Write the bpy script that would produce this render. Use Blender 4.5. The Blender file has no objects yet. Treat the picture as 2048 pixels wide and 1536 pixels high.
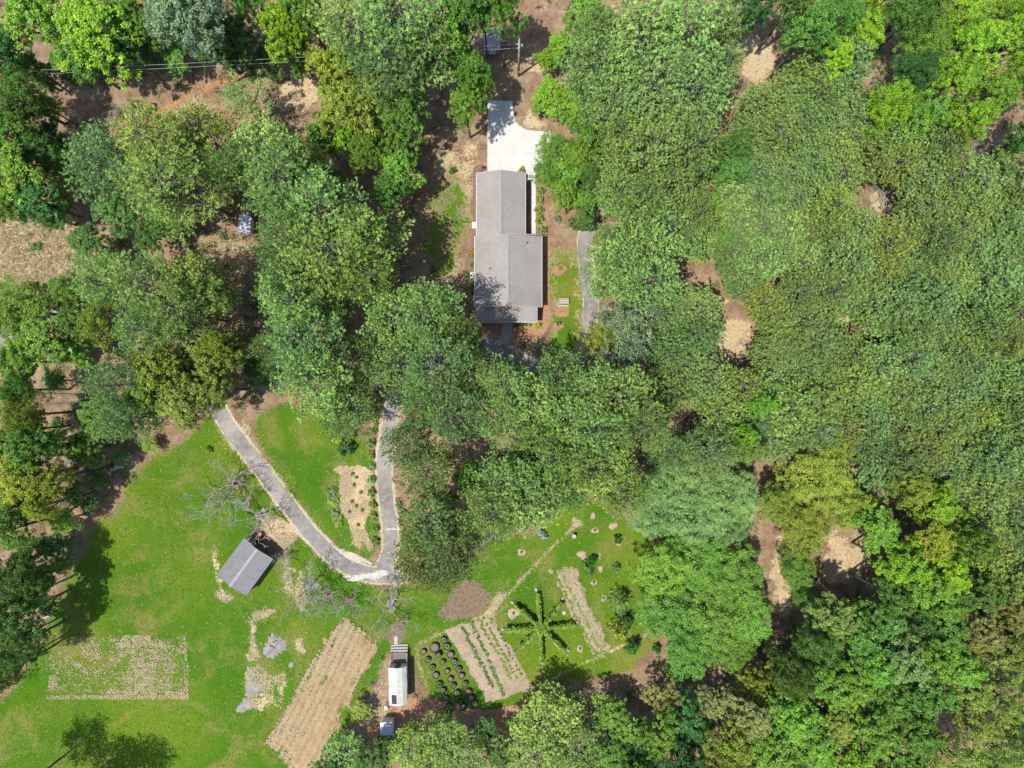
import bpy, math, random
import numpy as np
from mathutils import Vector

# ------------------------------------------------------------------ camera, sky, sun, exposure
SC = bpy.context.scene
COL = SC.collection
H = 100.0                       # drone height above the ground, metres
S = 144.0 / 2048.0              # metres of ground per photo pixel
cam_d = bpy.data.cameras.new("camera")
cam_d.sensor_width = 36.0
cam_d.lens = 25.0
cam_d.clip_start = 0.5
cam_d.clip_end = 6000.0
cam = bpy.data.objects.new("camera", cam_d)
cam.location = (0, 0, H)
cam.rotation_euler = (0, 0, 0)
COL.objects.link(cam)
SC.camera = cam

SHX, SHY = 0.31, 0.215          # shadow offset per metre of height
sun_dir = Vector((SHX, SHY, -1.0)).normalized()
sun_el = math.atan2(1.0, math.hypot(SHX, SHY))
world = bpy.data.worlds.new("World")
SC.world = world
world.use_nodes = True
wn = world.node_tree
bg = wn.nodes["Background"]
sky = wn.nodes.new("ShaderNodeTexSky")
sky.sky_type = 'NISHITA'
sky.sun_disc = False
sky.sun_elevation = sun_el
sky.sun_rotation = math.atan2(-SHX, -SHY)
wn.links.new(sky.outputs[0], bg.inputs[0])
bg.inputs[1].default_value = 0.15
sun_d = bpy.data.lights.new("sun", 'SUN')
sun_d.energy = 4.6
sun_d.angle = math.radians(0.53)
sun_d.color = (1.0, 0.955, 0.88)
sun = bpy.data.objects.new("sun", sun_d)
sun.rotation_euler = sun_dir.to_track_quat('-Z', 'Y').to_euler()
sun.location = (-40, -30, 120)
COL.objects.link(sun)
SC.view_settings.view_transform = 'Standard'
SC.view_settings.look = 'None'
SC.view_settings.exposure = 0.68
SC.view_settings.gamma = 1.0
SC.view_settings.use_curve_mapping = False
SC.cycles.max_bounces = 4
SC.cycles.diffuse_bounces = 2
SC.cycles.transmission_bounces = 2
SC.cycles.caustics_reflective = False
SC.cycles.caustics_refractive = False
SC.cycles.glossy_bounces = 2
SC.cycles.use_denoising = True

# ------------------------------------------------------------------ helpers
def P(px, py, h=0.0):
    """photo pixel of a point at height h -> world x, y"""
    k = S * (H - h) / H
    return ((px - 1024.0) * k, (768.0 - py) * k)
def P3(px, py, h=0.0, z=None):
    x, y = P(px, py, h)
    return (x, y, h if z is None else z)

def tag(o, label, cat, group=None, kind=None):
    o["label"] = label
    o["category"] = cat
    if group: o["group"] = group
    if kind: o["kind"] = kind
    return o
def empty(name, loc=(0, 0, 0), rz=0.0, sc=(1, 1, 1)):
    o = bpy.data.objects.new(name, None)
    o.location = loc
    o.rotation_euler = (0, 0, rz)
    o.scale = sc
    o.empty_display_size = 0.3
    COL.objects.link(o)
    return o
def inst(name, mesh, parent=None, loc=(0, 0, 0), rz=0.0, sc=(1, 1, 1), color=None):
    o = bpy.data.objects.new(name, mesh)
    o.location = loc
    o.rotation_euler = (0, 0, rz)
    o.scale = sc
    if color: o.color = (*color[:3], 1.0)
    if parent: o.parent = parent
    COL.objects.link(o)
    return o

class MB:
    def __init__(s): s.v = []; s.f = []; s.sm = []
    def add(s, vs, fs, smooth=False):
        n = len(s.v)
        s.v += [tuple(p) for p in vs]
        s.f += [tuple(i + n for i in f) for f in fs]
        s.sm += [smooth] * len(fs)
        return s
    def box(s, c, d, rz=0.0, tilt=None):
        x, y, z = (q / 2 for q in d)
        ca, sa = math.cos(rz), math.sin(rz)
        vs = []
        for sz in (-z, z):
            for sx, sy in ((-x, -y), (x, -y), (x, y), (-x, y)):
                vs.append((c[0] + sx * ca - sy * sa, c[1] + sx * sa + sy * ca, c[2] + sz))
        return s.add(vs, [(3, 2, 1, 0), (4, 5, 6, 7), (0, 1, 5, 4), (1, 2, 6, 5), (2, 3, 7, 6), (3, 0, 4, 7)])
    def hexa(s, bottom, top):
        n = len(bottom)
        vs = list(bottom) + list(top)
        fs = [tuple(reversed(range(n))), tuple(range(n, 2 * n))]
        fs += [(i, (i + 1) % n, n + (i + 1) % n, n + i) for i in range(n)]
        return s.add(vs, fs)
    def prism(s, poly, z0, z1):
        return s.hexa([(x, y, z0) for x, y in poly], [(x, y, z1) for x, y in poly])
    def tube(s, pts, rad, n=6, caps=True):
        pts = [Vector(p) for p in pts]
        if not hasattr(rad, '__len__'): rad = [rad] * len(pts)
        rings = []
        for i, p in enumerate(pts):
            d = (pts[min(i + 1, len(pts) - 1)] - pts[max(i - 1, 0)])
            if d.length < 1e-6: d = Vector((0, 0, 1))
            d.normalize()
            a = d.orthogonal().normalized()
            if abs(d.z) < 0.9:
                a = d.cross(Vector((0, 0, 1))).normalized()
            b = d.cross(a)
            rings.append([p + (a * math.cos(t) + b * math.sin(t)) * rad[i] for t in (2 * math.pi * k / n for k in range(n))])
        vs = [q for r in rings for q in r]
        fs = []
        for i in range(len(pts) - 1):
            for k in range(n):
                fs.append((i * n + k, i * n + (k + 1) % n, (i + 1) * n + (k + 1) % n, (i + 1) * n + k))
        if caps:
            fs.append(tuple(reversed(range(n))))
            fs.append(tuple((len(pts) - 1) * n + k for k in range(n)))
        return s.add(vs, fs, True)
    def lathe(s, prof, c=(0, 0, 0), n=20, sx=1.0, sy=1.0, jit=0.0, rng=None):
        vs = []
        for r, z in prof:
            for k in range(n):
                t = 2 * math.pi * k / n
                q = r * (1 + (rng.uniform(-jit, jit) if rng else 0))
                vs.append((c[0] + q * sx * math.cos(t), c[1] + q * sy * math.sin(t), c[2] + z))
        fs = []
        for i in range(len(prof) - 1):
            for k in range(n):
                fs.append((i * n + k, i * n + (k + 1) % n, (i + 1) * n + (k + 1) % n, (i + 1) * n + k))
        if prof[0][0] > 1e-4: fs.append(tuple(reversed(range(n))))
        if prof[-1][0] > 1e-4: fs.append(tuple((len(prof) - 1) * n + k for k in range(n)))
        return s.add(vs, fs, True)
    def mesh(s, name, mat, flat=True):
        me = bpy.data.meshes.new(name)
        me.from_pydata(s.v, [], s.f)
        if not flat:
            me.polygons.foreach_set("use_smooth", s.sm)
        me.materials.append(mat)
        me.update()
        return me
    def obj(s, name, mat, parent=None, loc=(0, 0, 0), rz=0.0, flat=True):
        return inst(name, s.mesh(name, mat, flat), parent, loc, rz)

def np_mesh(name, V, F, mat, tint=None):
    V = np.asarray(V, np.float32)
    F = np.asarray(F, np.int32)
    n, k = F.shape
    me = bpy.data.meshes.new(name)
    me.vertices.add(len(V)); me.vertices.foreach_set("co", V.ravel())
    me.loops.add(n * k); me.loops.foreach_set("vertex_index", F.ravel())
    me.polygons.add(n)
    me.polygons.foreach_set("loop_start", np.arange(0, n * k, k, dtype=np.int32))
    me.polygons.foreach_set("loop_total", np.full(n, k, np.int32))
    if tint is not None:
        a = me.attributes.new("tint", 'FLOAT', 'FACE')
        a.data.foreach_set("value", np.asarray(tint, np.float32))
    me.materials.append(mat)
    me.update(calc_edges=True)
    return me

def norm(a): return a / np.maximum(np.linalg.norm(a, axis=-1, keepdims=True), 1e-6)

# ------------------------------------------------------------------ materials
class NT:
    def __init__(s, name):
        s.m = bpy.data.materials.new(name); s.m.use_nodes = True
        s.t = s.m.node_tree; s.n = s.t.nodes
        s.bsdf = s.n["Principled BSDF"]; s.out = s.n["Material Output"]
    def new(s, t, **kw):
        nd = s.n.new("ShaderNode" + t)
        for k, v in kw.items(): setattr(nd, k, v)
        return nd
    def link(s, a, b): s.t.links.new(a, b)
    def put(s, sock, v):
        if hasattr(v, 'is_output') or isinstance(v, bpy.types.NodeSocket): s.link(v, sock)
        else: sock.default_value = v if not isinstance(v, tuple) or len(v) != 3 or sock.type != 'RGBA' else (*v, 1)
    def coord(s, what="Object"): return s.new("TexCoord").outputs[what]
    def noise(s, scale, detail=4.0, rough=0.55, vec=None, dist=0.0, out="Fac"):
        nd = s.new("TexNoise"); nd.inputs["Scale"].default_value = scale
        nd.inputs["Detail"].default_value = detail; nd.inputs["Roughness"].default_value = rough
        nd.inputs["Distortion"].default_value = dist
        if vec is not None: s.link(vec, nd.inputs["Vector"])
        return nd.outputs[out]
    def math(s, op, a, b=0.0, c=0.0, clamp=False):
        nd = s.new("Math", operation=op, use_clamp=clamp)
        s.put(nd.inputs[0], a); s.put(nd.inputs[1], b)
        if len(nd.inputs) > 2: s.put(nd.inputs[2], c)
        return nd.outputs[0]
    def rng(s, v, a, b, c=0.0, d=1.0, smooth=True):
        nd = s.new("MapRange"); nd.interpolation_type = 'SMOOTHSTEP' if smooth else 'LINEAR'
        s.put(nd.inputs[0], v); nd.inputs[1].default_value = a; nd.inputs[2].default_value = b
        nd.inputs[3].default_value = c; nd.inputs[4].default_value = d
        return nd.outputs[0]
    def mix(s, f, a, b, mode='MIX'):
        nd = s.new("Mix", data_type='RGBA', blend_type=mode)
        s.put(nd.inputs[0], f); s.put(nd.inputs[6], a); s.put(nd.inputs[7], b)
        return nd.outputs[2]
    def ramp(s, v, *cols):
        nd = s.new("ValToRGB"); r = nd.color_ramp
        while len(r.elements) < len(cols): r.elements.new(0.5)
        for e, (p, c) in zip(r.elements, cols): e.position = p; e.color = (*c, 1)
        s.link(v, nd.inputs[0]); return nd.outputs[0]
    def bump(s, h, strength=0.5, dist=0.05):
        nd = s.new("Bump"); nd.inputs["Strength"].default_value = strength
        nd.inputs["Distance"].default_value = dist
        s.link(h, nd.inputs["Height"]); s.link(nd.outputs[0], s.bsdf.inputs["Normal"])
    def fin(s, col=None, rough=0.8, spec=0.3, metal=0.0):
        if col is not None: s.put(s.bsdf.inputs["Base Color"], col)
        s.put(s.bsdf.inputs["Roughness"], rough)
        s.bsdf.inputs["Specular IOR Level"].default_value = spec
        s.bsdf.inputs["Metallic"].default_value = metal
        return s.m

def plain(name, c, rough=0.7, var=0.25, scale=3.0, spec=0.3, metal=0.0, bump=0.0):
    t = NT(name); co = t.coord()
    f = t.noise(scale, 5, 0.6, co)
    lo = tuple(x * (1 - var) for x in c); hi = tuple(min(1, x * (1 + var)) for x in c)
    col = t.ramp(f, (0.3, lo), (0.7, hi))
    if bump: t.bump(t.noise(scale * 6, 4, 0.6, co), bump, 0.02)
    return t.fin(col, rough, spec, metal)

def leaf_mat(name, trans=0.3, rough=0.5, spec=0.35, lo=0.62, hi=1.4, hue=0.035, patch=0.25):
    """colour of the tree comes from object colour, each leaf varies by its tint"""
    t = NT(name)
    oi = t.new("ObjectInfo")
    at = t.new("Attribute"); at.attribute_name = "tint"; at.attribute_type = 'GEOMETRY'
    f = at.outputs["Fac"]
    big = t.noise(0.55, 3, 0.55, t.coord())
    f2 = t.math('ADD', f, t.math('MULTIPLY', t.math('SUBTRACT', big, 0.5), patch * 2))
    k = t.rng(f2, 0, 1, lo, hi, False)
    comb = t.new("CombineColor")
    for i in range(3): t.link(k, comb.inputs[i])
    col = t.mix(1.0, oi.outputs["Color"], comb.outputs[0], 'MULTIPLY')
    hs = t.new("HueSaturation")
    t.link(t.rng(f2, 0, 1, 0.5 + hue * 0.5, 0.5 - hue, False), hs.inputs["Hue"])
    hs.inputs["Saturation"].default_value = 1.0
    t.link(col, hs.inputs["Color"])
    c = hs.outputs[0]
    m = t.fin(c, rough, spec)
    tr = t.new("BsdfTranslucent")
    t.link(t.mix(1.0, c, (1.15, 1.2, 0.6), 'MULTIPLY'), tr.inputs[0])
    mx = t.new("MixShader"); mx.inputs[0].default_value = trans
    t.link(t.bsdf.outputs[0], mx.inputs[1]); t.link(tr.outputs[0], mx.inputs[2])
    t.link(mx.outputs[0], t.out.inputs[0])
    return m

M = {}
M["needle"] = leaf_mat("needle_leaf", 0.3, 0.6, 0.2, 0.42, 1.65, 0.012, 0.4)
M["leaf"] = leaf_mat("broad_leaf", 0.35, 0.45, 0.35, 0.48, 1.6, 0.025, 0.35)
M["bark"] = plain("bark", (0.105, 0.10, 0.082), 0.9, 0.4, 4)
M["twig"] = plain("pale_twig", (0.27, 0.255, 0.225), 0.85, 0.2, 3)
M["white"] = plain("white_paint", (0.6, 0.6, 0.58), 0.5, 0.05, 4)
M["trim"] = plain("eave_trim", (0.34, 0.335, 0.325), 0.55, 0.06, 4)
M["black"] = plain("black_plastic", (0.03, 0.03, 0.032), 0.55, 0.3, 5)
M["soil"] = plain("potting_soil", (0.13, 0.105, 0.085), 0.95, 0.45, 9)
M["wood"] = plain("weathered_wood", (0.28, 0.258, 0.23), 0.8, 0.25, 6)
M["darkwood"] = plain("dark_wood", (0.12, 0.10, 0.085), 0.8, 0.3, 6)
M["stone"] = plain("pale_stone", (0.30, 0.285, 0.262), 0.85, 0.25, 5)
M["red"] = plain("red_paint", (0.45, 0.05, 0.03), 0.45, 0.2, 4)
M["rubber"] = plain("rubber", (0.025, 0.025, 0.025), 0.8, 0.2, 5)
M["wire"] = plain("cable", (0.3, 0.3, 0.3), 0.5, 0.05, 1)
M["galv"] = plain("galvanised_steel", (0.24, 0.24, 0.25), 0.55, 0.12, 2, 0.4, 0.1)
M["straw"] = leaf_mat("straw", 0.1, 0.8, 0.2, 0.7, 1.2, 0.01, 0.2)

def mat_shingle():
    t = NT("roof_shingle"); co = t.coord()
    mp = t.new("Mapping"); mp.inputs["Rotation"].default_value = (0, 0, math.pi / 2)
    t.link(co, mp.inputs[0])
    br = t.new("TexBrick"); br.offset = 0.5; br.inputs["Scale"].default_value = 1.0
    br.inputs["Brick Width"].default_value = 0.34; br.inputs["Row Height"].default_value = 0.16
    br.inputs["Mortar Size"].default_value = 0.012
    br.inputs["Color1"].default_value = (0.265, 0.247, 0.233, 1); br.inputs["Color2"].default_value = (0.21, 0.192, 0.18, 1)
    br.inputs["Mortar"].default_value = (0.13, 0.12, 0.12, 1)
    t.link(mp.outputs[0], br.inputs["Vector"])
    n1 = t.noise(0.35, 4, 0.6, co); n2 = t.noise(5.0, 4, 0.7, co)
    c = t.mix(0.55, br.outputs[0], t.ramp(n2, (0.35, (0.185, 0.17, 0.16)), (0.65, (0.295, 0.275, 0.262))))
    c = t.mix(t.rng(n1, 0.4, 0.7, 0, 0.35), c, (0.145, 0.13, 0.12))
    t.bump(br.outputs["Fac"], 0.4, -0.02)
    return t.fin(c, 0.9, 0.2)
M["shingle"] = mat_shingle()

def mat_brickwall():
    t = NT("brick_wall"); co = t.coord("Object")
    br = t.new("TexBrick"); br.inputs["Scale"].default_value = 1
    br.inputs["Brick Width"].default_value = 0.23; br.inputs["Row Height"].default_value = 0.075; br.inputs["Mortar Size"].default_value = 0.01
    br.inputs["Color1"].default_value = (0.33, 0.2, 0.15, 1); br.inputs["Color2"].default_value = (0.25, 0.14, 0.1, 1)
    br.inputs["Mortar"].default_value = (0.45, 0.42, 0.38, 1)
    sx = t.new("SeparateXYZ"); t.link(co, sx.inputs[0])
    cb = t.new("CombineXYZ"); t.link(t.math('ADD', sx.outputs[0], sx.outputs[1]), cb.inputs[0]); t.link(sx.outputs[2], cb.inputs[1])
    t.link(cb.outputs[0], br.inputs["Vector"])
    return t.fin(br.outputs[0], 0.9, 0.2)
M["brickwall"] = mat_brickwall()

def mat_glass():
    t = NT("window_glass"); return t.fin((0.02, 0.025, 0.03), 0.05, 0.6)
M["glass"] = mat_glass()

def mat_asphalt():
    t = NT("old_asphalt"); co = t.coord()
    n = t.noise(0.22, 5, 0.6, co); f = t.noise(14, 4, 0.7, co); mid = t.noise(1.3, 5, 0.65, co)
    c = t.ramp(n, (0.34, (0.14, 0.131, 0.12)), (0.5, (0.195, 0.18, 0.162)), (0.64, (0.265, 0.244, 0.212)))
    c = t.mix(t.rng(f, 0.35, 0.7, 0, 0.5), c, (0.10, 0.096, 0.09))
    c = t.mix(t.rng(mid, 0.52, 0.7, 0, 0.6), c, (0.28, 0.26, 0.225))
    c = t.mix(t.rng(mid, 0.46, 0.3, 0, 0.5), c, (0.085, 0.08, 0.076))
    vo = t.new("TexVoronoi", feature='DISTANCE_TO_EDGE'); vo.inputs["Scale"].default_value = 0.38
    nd = t.new("TexNoise"); nd.inputs["Scale"].default_value = 1.5; t.link(co, nd.inputs["Vector"])
    ad = t.new("VectorMath", operation='MULTIPLY_ADD'); t.link(nd.outputs["Color"], ad.inputs[0]); ad.inputs[1].default_value = (0.9, 0.9, 0); t.link(co, ad.inputs[2])
    t.link(ad.outputs[0], vo.inputs["Vector"])
    crack = t.math('MULTIPLY', t.rng(vo.outputs["Distance"], 0.0, 0.022, 1, 0), t.rng(t.noise(0.5, 2, 0.5, co), 0.45, 0.6, 0, 1))
    c = t.mix(t.math('MULTIPLY', crack, 0.8), c, (0.30, 0.28, 0.24))
    t.bump(f, 0.3, 0.01)
    return t.fin(c, 0.92, 0.2)
M["asphalt"] = mat_asphalt()
def mat_sand(name, a, b, sc=5):
    t = NT(name); co = t.coord()
    n = t.noise(sc, 6, 0.7, co); n2 = t.noise(0.6, 3, 0.6, co)
    c = t.ramp(n, (0.3, a), (0.65, b))
    c = t.mix(t.rng(n2, 0.35, 0.7, 0, 0.45), c, tuple(x * 0.75 for x in a))
    t.bump(n, 0.35, 0.03)
    return t.fin(c, 0.95, 0.15)
M["sand"] = mat_sand("pale_sand", (0.24, 0.20, 0.145), (0.42, 0.365, 0.28))
M["gravel"] = mat_sand("pale_gravel", (0.27, 0.25, 0.215), (0.46, 0.43, 0.37), 3)
M["ash"] = mat_sand("grey_ash", (0.14, 0.128, 0.12), (0.26, 0.243, 0.232), 4)
M["mulch"] = mat_sand("bark_mulch", (0.11, 0.072, 0.052), (0.20, 0.135, 0.10), 7)
M["redmulch"] = mat_sand("red_mulch", (0.19, 0.10, 0.058), (0.33, 0.19, 0.12), 7)
M["bed"] = mat_sand("dry_bed_soil", (0.17, 0.13, 0.087), (0.33, 0.262, 0.185), 5)
M["tanbed"] = mat_sand("tan_field_soil", (0.18, 0.120, 0.064), (0.335, 0.246, 0.138), 4)
M["mulchring"] = mat_sand("ring_mulch", (0.20, 0.15, 0.105), (0.36, 0.28, 0.205), 6)
def mat_concrete():
    t = NT("new_concrete"); co = t.coord()
    n = t.noise(0.5, 5, 0.6, co); f = t.noise(8, 4, 0.6, co)
    c = t.ramp(n, (0.3, (0.36, 0.355, 0.335)), (0.7, (0.43, 0.425, 0.40)))
    c = t.mix(t.rng(f, 0.4, 0.75, 0, 0.25), c, (0.31, 0.30, 0.285))
    return t.fin(c, 0.85, 0.25)
M["concrete"] = mat_concrete()
M["walk"] = plain("grey_concrete", (0.24, 0.24, 0.225), 0.9, 0.15, 2)
M["metalroof"] = plain("grey_metal_roof", (0.155, 0.153, 0.158), 0.65, 0.12, 1.2, 0.25, 0.0)
M["bluemetal"] = plain("pale_blue_metal", (0.40, 0.44, 0.50), 0.45, 0.1, 1.5, 0.4, 0.1)
M["canvas"] = plain("white_roof_cloth", (0.33, 0.326, 0.298), 0.6, 0.12, 1.0)

def mat_ground():
    t = NT("ground_cover"); co = t.coord()
    A = t.new("VertexColor"); A.layer_name = "maskA"; B = t.new("VertexColor"); B.layer_name = "maskB"
    a = t.new("SeparateColor"); t.link(A.outputs[0], a.inputs[0])
    b = t.new("SeparateColor"); t.link(B.outputs[0], b.inputs[0])
    n05 = t.noise(0.09, 5, 0.6, co); n1 = t.noise(0.5, 6, 0.65, co); n3 = t.noise(2.6, 6, 0.7, co, 0.4); n9 = t.noise(11, 4, 0.7, co)
    # forest floor: pinkish tan litter, brown needles
    base = t.ramp(n1, (0.30, (0.105, 0.064, 0.037)), (0.48, (0.195, 0.130, 0.080)), (0.66, (0.30, 0.225, 0.145)))
    base = t.mix(t.rng(n3, 0.4, 0.75, 0, 0.5), base, (0.32, 0.235, 0.15))
    base = t.mix(t.rng(n9, 0.42, 0.66, 0, 0.7), base, (0.085, 0.052, 0.032))
    def rag(mask, nz, amp, w=0.1):
        return t.rng(t.math('ADD', mask, t.math('MULTIPLY', t.math('SUBTRACT', nz, 0.5), amp)), 0.5 - w, 0.5 + w)
    mixn = t.math('ADD', t.math('MULTIPLY', n1, 0.5), t.math('MULTIPLY', n3, 0.5))
    # dry grass
    dry = t.ramp(n3, (0.3, (0.26, 0.20, 0.118)), (0.5, (0.36, 0.29, 0.18)), (0.7, (0.44, 0.37, 0.25)))
    dry = t.mix(t.rng(n9, 0.4, 0.7, 0, 0.35), dry, (0.2, 0.19, 0.07))
    c = t.mix(rag(b.outputs[0], mixn, 1.3, 0.12), base, dry)
    # lawn
    g = t.ramp(n05, (0.35, (0.032, 0.100, 0.006)), (0.5, (0.050, 0.118, 0.007)), (0.66, (0.088, 0.132, 0.012)))
    g = t.mix(t.rng(n3, 0.35, 0.72, 0, 0.5), g, (0.062, 0.128, 0.009))
    g = t.mix(t.rng(n1, 0.5, 0.78, 0, 0.6), g, (0.110, 0.122, 0.022))
    g = t.mix(t.rng(n9, 0.42, 0.7, 0, 0.5), g, (0.032, 0.088, 0.005))
    g = t.mix(t.math('MULTIPLY', b.outputs[1], 0.7), g, (0.125, 0.165, 0.014))
    gf = rag(a.outputs[0], mixn, 2.6, 0.1)
    c = t.mix(gf, c, g)
    c = t.mix(t.math('MULTIPLY', t.rng(t.noise(0.17, 5, 0.7, co, 0.6), 0.46, 0.66, 0, 0.75), gf), c, (0.145, 0.14, 0.036))
    # mulch
    mu = t.ramp(n3, (0.3, (0.12, 0.078, 0.056)), (0.7, (0.195, 0.135, 0.10)))
    c = t.mix(rag(a.outputs[2], mixn, 1.7, 0.1), c, mu)
    rm = t.ramp(n3, (0.3, (0.20, 0.102, 0.058)), (0.7, (0.34, 0.195, 0.12)))
    c = t.mix(rag(b.outputs[2], mixn, 0.7, 0.08), c, rm)
    # bare straw-coloured soil
    st = t.ramp(n3, (0.3, (0.26, 0.19, 0.11)), (0.7, (0.42, 0.33, 0.205)))
    c = t.mix(rag(a.outputs[1], mixn, 1.4, 0.07), c, st)
    hgt = t.math('ADD', t.math('MULTIPLY', n9, 0.5), n3)
    t.bump(hgt, 0.5, 0.12)
    return t.fin(c, 1.0, 0.0)
M["ground"] = mat_ground()

# ------------------------------------------------------------------ ground masks on a pixel raster
STEP = 4
gx = np.arange(-256, 2305, STEP, dtype=np.float64); gy = np.arange(-256, 1793, STEP, dtype=np.float64)
GX, GY = np.meshgrid(gx, gy)
def inpoly(poly, X=None, Y=None):
    X = GX if X is None else X; Y = GY if Y is None else Y
    r = np.zeros(X.shape, bool)
    n = len(poly)
    for i in range(n):
        x1, y1 = poly[i]; x2, y2 = poly[(i + 1) % n]
        if y1 == y2: continue
        c = ((y1 > Y) != (y2 > Y)) & (X < (x2 - x1) * (Y - y1) / (y2 - y1) + x1)
        r ^= c
    return r
WX = GX.copy(); WY = GY.copy()
def blur(a, r):
    a = a.astype(np.float64)
    for ax in (0, 1):
        p = np.pad(a, [(r, r) if i == ax else (0, 0) for i in (0, 1)], mode='edge')
        cs = np.cumsum(p, axis=ax)
        z = np.zeros_like(np.take(cs, [0], axis=ax))
        cs = np.concatenate([z, cs], axis=ax)
        n = a.shape[ax]
        a = (np.take(cs, range(2 * r + 1, 2 * r + 1 + n), axis=ax) - np.take(cs, range(0, n), axis=ax)) / (2 * r + 1)
    return a
def vnoise(X, Y, scale, seed):
    rs = np.random.RandomState(seed); L = rs.rand(256, 256)
    u = X / scale + 1000; v = Y / scale + 1000
    i = np.floor(u).astype(int); j = np.floor(v).astype(int); fu = u - i; fv = v - j
    fu = fu * fu * (3 - 2 * fu); fv = fv * fv * (3 - 2 * fv)
    g = lambda a, b: L[(i + a) % 256, (j + b) % 256]
    return (g(0, 0) * (1 - fu) + g(1, 0) * fu) * (1 - fv) + (g(0, 1) * (1 - fu) + g(1, 1) * fu) * fv
def fbm(X, Y, scale, seed, o=4):
    s = 0; w = 1; t = 0
    for k in range(o):
        s = s + w * vnoise(X, Y, scale / 2 ** k, seed + k); t += w; w *= 0.55
    return s / t
def seg_dist(pts, X=None, Y=None):
    X = GX if X is None else X; Y = GY if Y is None else Y
    d = np.full(X.shape, 1e9)
    for (x1, y1), (x2, y2) in zip(pts[:-1], pts[1:]):
        dx, dy = x2 - x1, y2 - y1
        t = np.clip(((X - x1) * dx + (Y - y1) * dy) / (dx * dx + dy * dy + 1e-9), 0, 1)
        d = np.minimum(d, np.hypot(X - x1 - t * dx, Y - y1 - t * dy))
    return d
def catmull(pts, n=8):
    out = []
    p = [pts[0]] + list(pts) + [pts[-1]]
    for i in range(1, len(p) - 2):
        for k in range(n):
            t = k / n
            out.append(tuple(0.5 * (2 * p[i][j] + (p[i + 1][j] - p[i - 1][j]) * t + (2 * p[i - 1][j] - 5 * p[i][j] + 4 * p[i + 1][j] - p[i + 2][j]) * t * t
                       + (3 * p[i][j] - p[i - 1][j] - 3 * p[i + 1][j] + p[i + 2][j]) * t ** 3) for j in range(len(p[i]))))
    out.append(tuple(pts[-1]))
    return out

WX = GX + (fbm(GX, GY, 46, 71) - .5) * 46 + (fbm(GX, GY, 14, 75) - .5) * 22
WY = GY + (fbm(GX, GY, 46, 81) - .5) * 46 + (fbm(GX, GY, 14, 85) - .5) * 22
ROAD_W = catmull([(-240, 720), (-60, 690), (60, 655), (150, 615), (240, 588), (320, 602), (372, 655), (412, 760), (455, 850), (505, 915), (565, 995), (622, 1068), (678, 1122), (735, 1148), (800, 1152)])
ROAD_E = catmull([(1101, 292), (1140, 300), (1180, 345), (1182, 420), (1169, 490), (1174, 560), (1182, 610), (1170, 680), (1140, 735), (1080, 738), (1025, 712), (960, 690), (890, 715), (825, 760), (788, 808), (776, 865), (768, 930), (772, 1000), (780, 1060), (779, 1105), (762, 1150)])

lawnA = [(110, 1150), (170, 1060), (250, 975), (330, 900), (400, 860), (450, 835), (560, 980), (650, 1090), (740, 1160), (810, 1180), (800, 1260), (785, 1300), (750, 1370), (710, 1430), (640, 1530), (600, 1600), (-60, 1600), (-40, 1400), (40, 1360), (95, 1260)]
lawnB = [(500, 850), (560, 800), (640, 830), (730, 860), (752, 960), (762, 1120), (720, 1122), (650, 1075), (580, 975)]
lawnC = [(790, 1175), (900, 1150), (960, 1110), (1000, 1070), (1090, 1065), (1110, 1000), (1180, 985), (1250, 1040), (1320, 1090), (1320, 1300), (1215, 1345), (1075, 1380), (1000, 1430), (850, 1390), (835, 1340), (790, 1290)]
lawnD = [(1085, 480), (1160, 500), (1165, 640), (1165, 735), (1070, 735), (1075, 700), (1105, 650), (1098, 560)]
lawnE = [(905, 300), (942, 370), (946, 460), (925, 520), (905, 600), (850, 570), (820, 480), (860, 420), (880, 340)]
grass = np.zeros(GX.shape)
VX = GX + (WX - GX) * 1.7 + (fbm(GX, GY, 120, 91) - .5) * 90; VY = GY + (WY - GY) * 1.7 + (fbm(GX, GY, 120, 95) - .5) * 90
for p in (lawnA, lawnB, lawnC): grass = np.maximum(grass, inpoly(p, *((VX, VY) if p is lawnA else (WX, WY))) * 1.0)
grass = np.maximum(grass, inpoly([(250, 1010), (420, 890), (470, 880), (650, 1100), (760, 1170), (770, 1280), (560, 1520), (60, 1520), (110, 1420), (130, 1200)]) * 1.0)
grass = np.maximum(grass, inpoly(lawnD, WX, WY) * 0.8)
grass = np.maximum(grass, inpoly(lawnE, WX, WY) * 0.56)
grass = blur(grass, 7)
# dry grass in the clearings and along the left lawn's ragged edge
dry = np.zeros(GX.shape)
for p in ([(-60, 380), (140, 400), (170, 520), (150, 600), (-60, 620)], [(860, 280), (975, 250), (975, 350), (945, 480), (925, 620), (840, 600), (820, 480), (870, 380)], lawnD,
          [(400, 480), (490, 470), (510, 560), (400, 540)], [(1030, 215), (1100, 225), (1100, 265), (1040, 255)], [(1540, 1070), (1570, 1070), (1600, 1230), (1540, 1230)],
          [(380, 900), (470, 850), (520, 950), (440, 1010)], [(350, 200), (420, 180), (420, 260), (340, 280)], [(400, 1480), (560, 1470), (600, 1560), (380, 1560)]):
    dry = np.maximum(dry, inpoly(p, WX, WY) * {(400, 1480): 0.42, (860, 280): 0.5}.get(p[0], 0.8))
dry = np.maximum(dry, .62 * np.clip(1 - np.abs(blur(grass, 3) - .45) * 2.4, 0, 1) * (GX < 700))
dry = blur(dry, 6)
yel = np.zeros(GX.shape)
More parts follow.
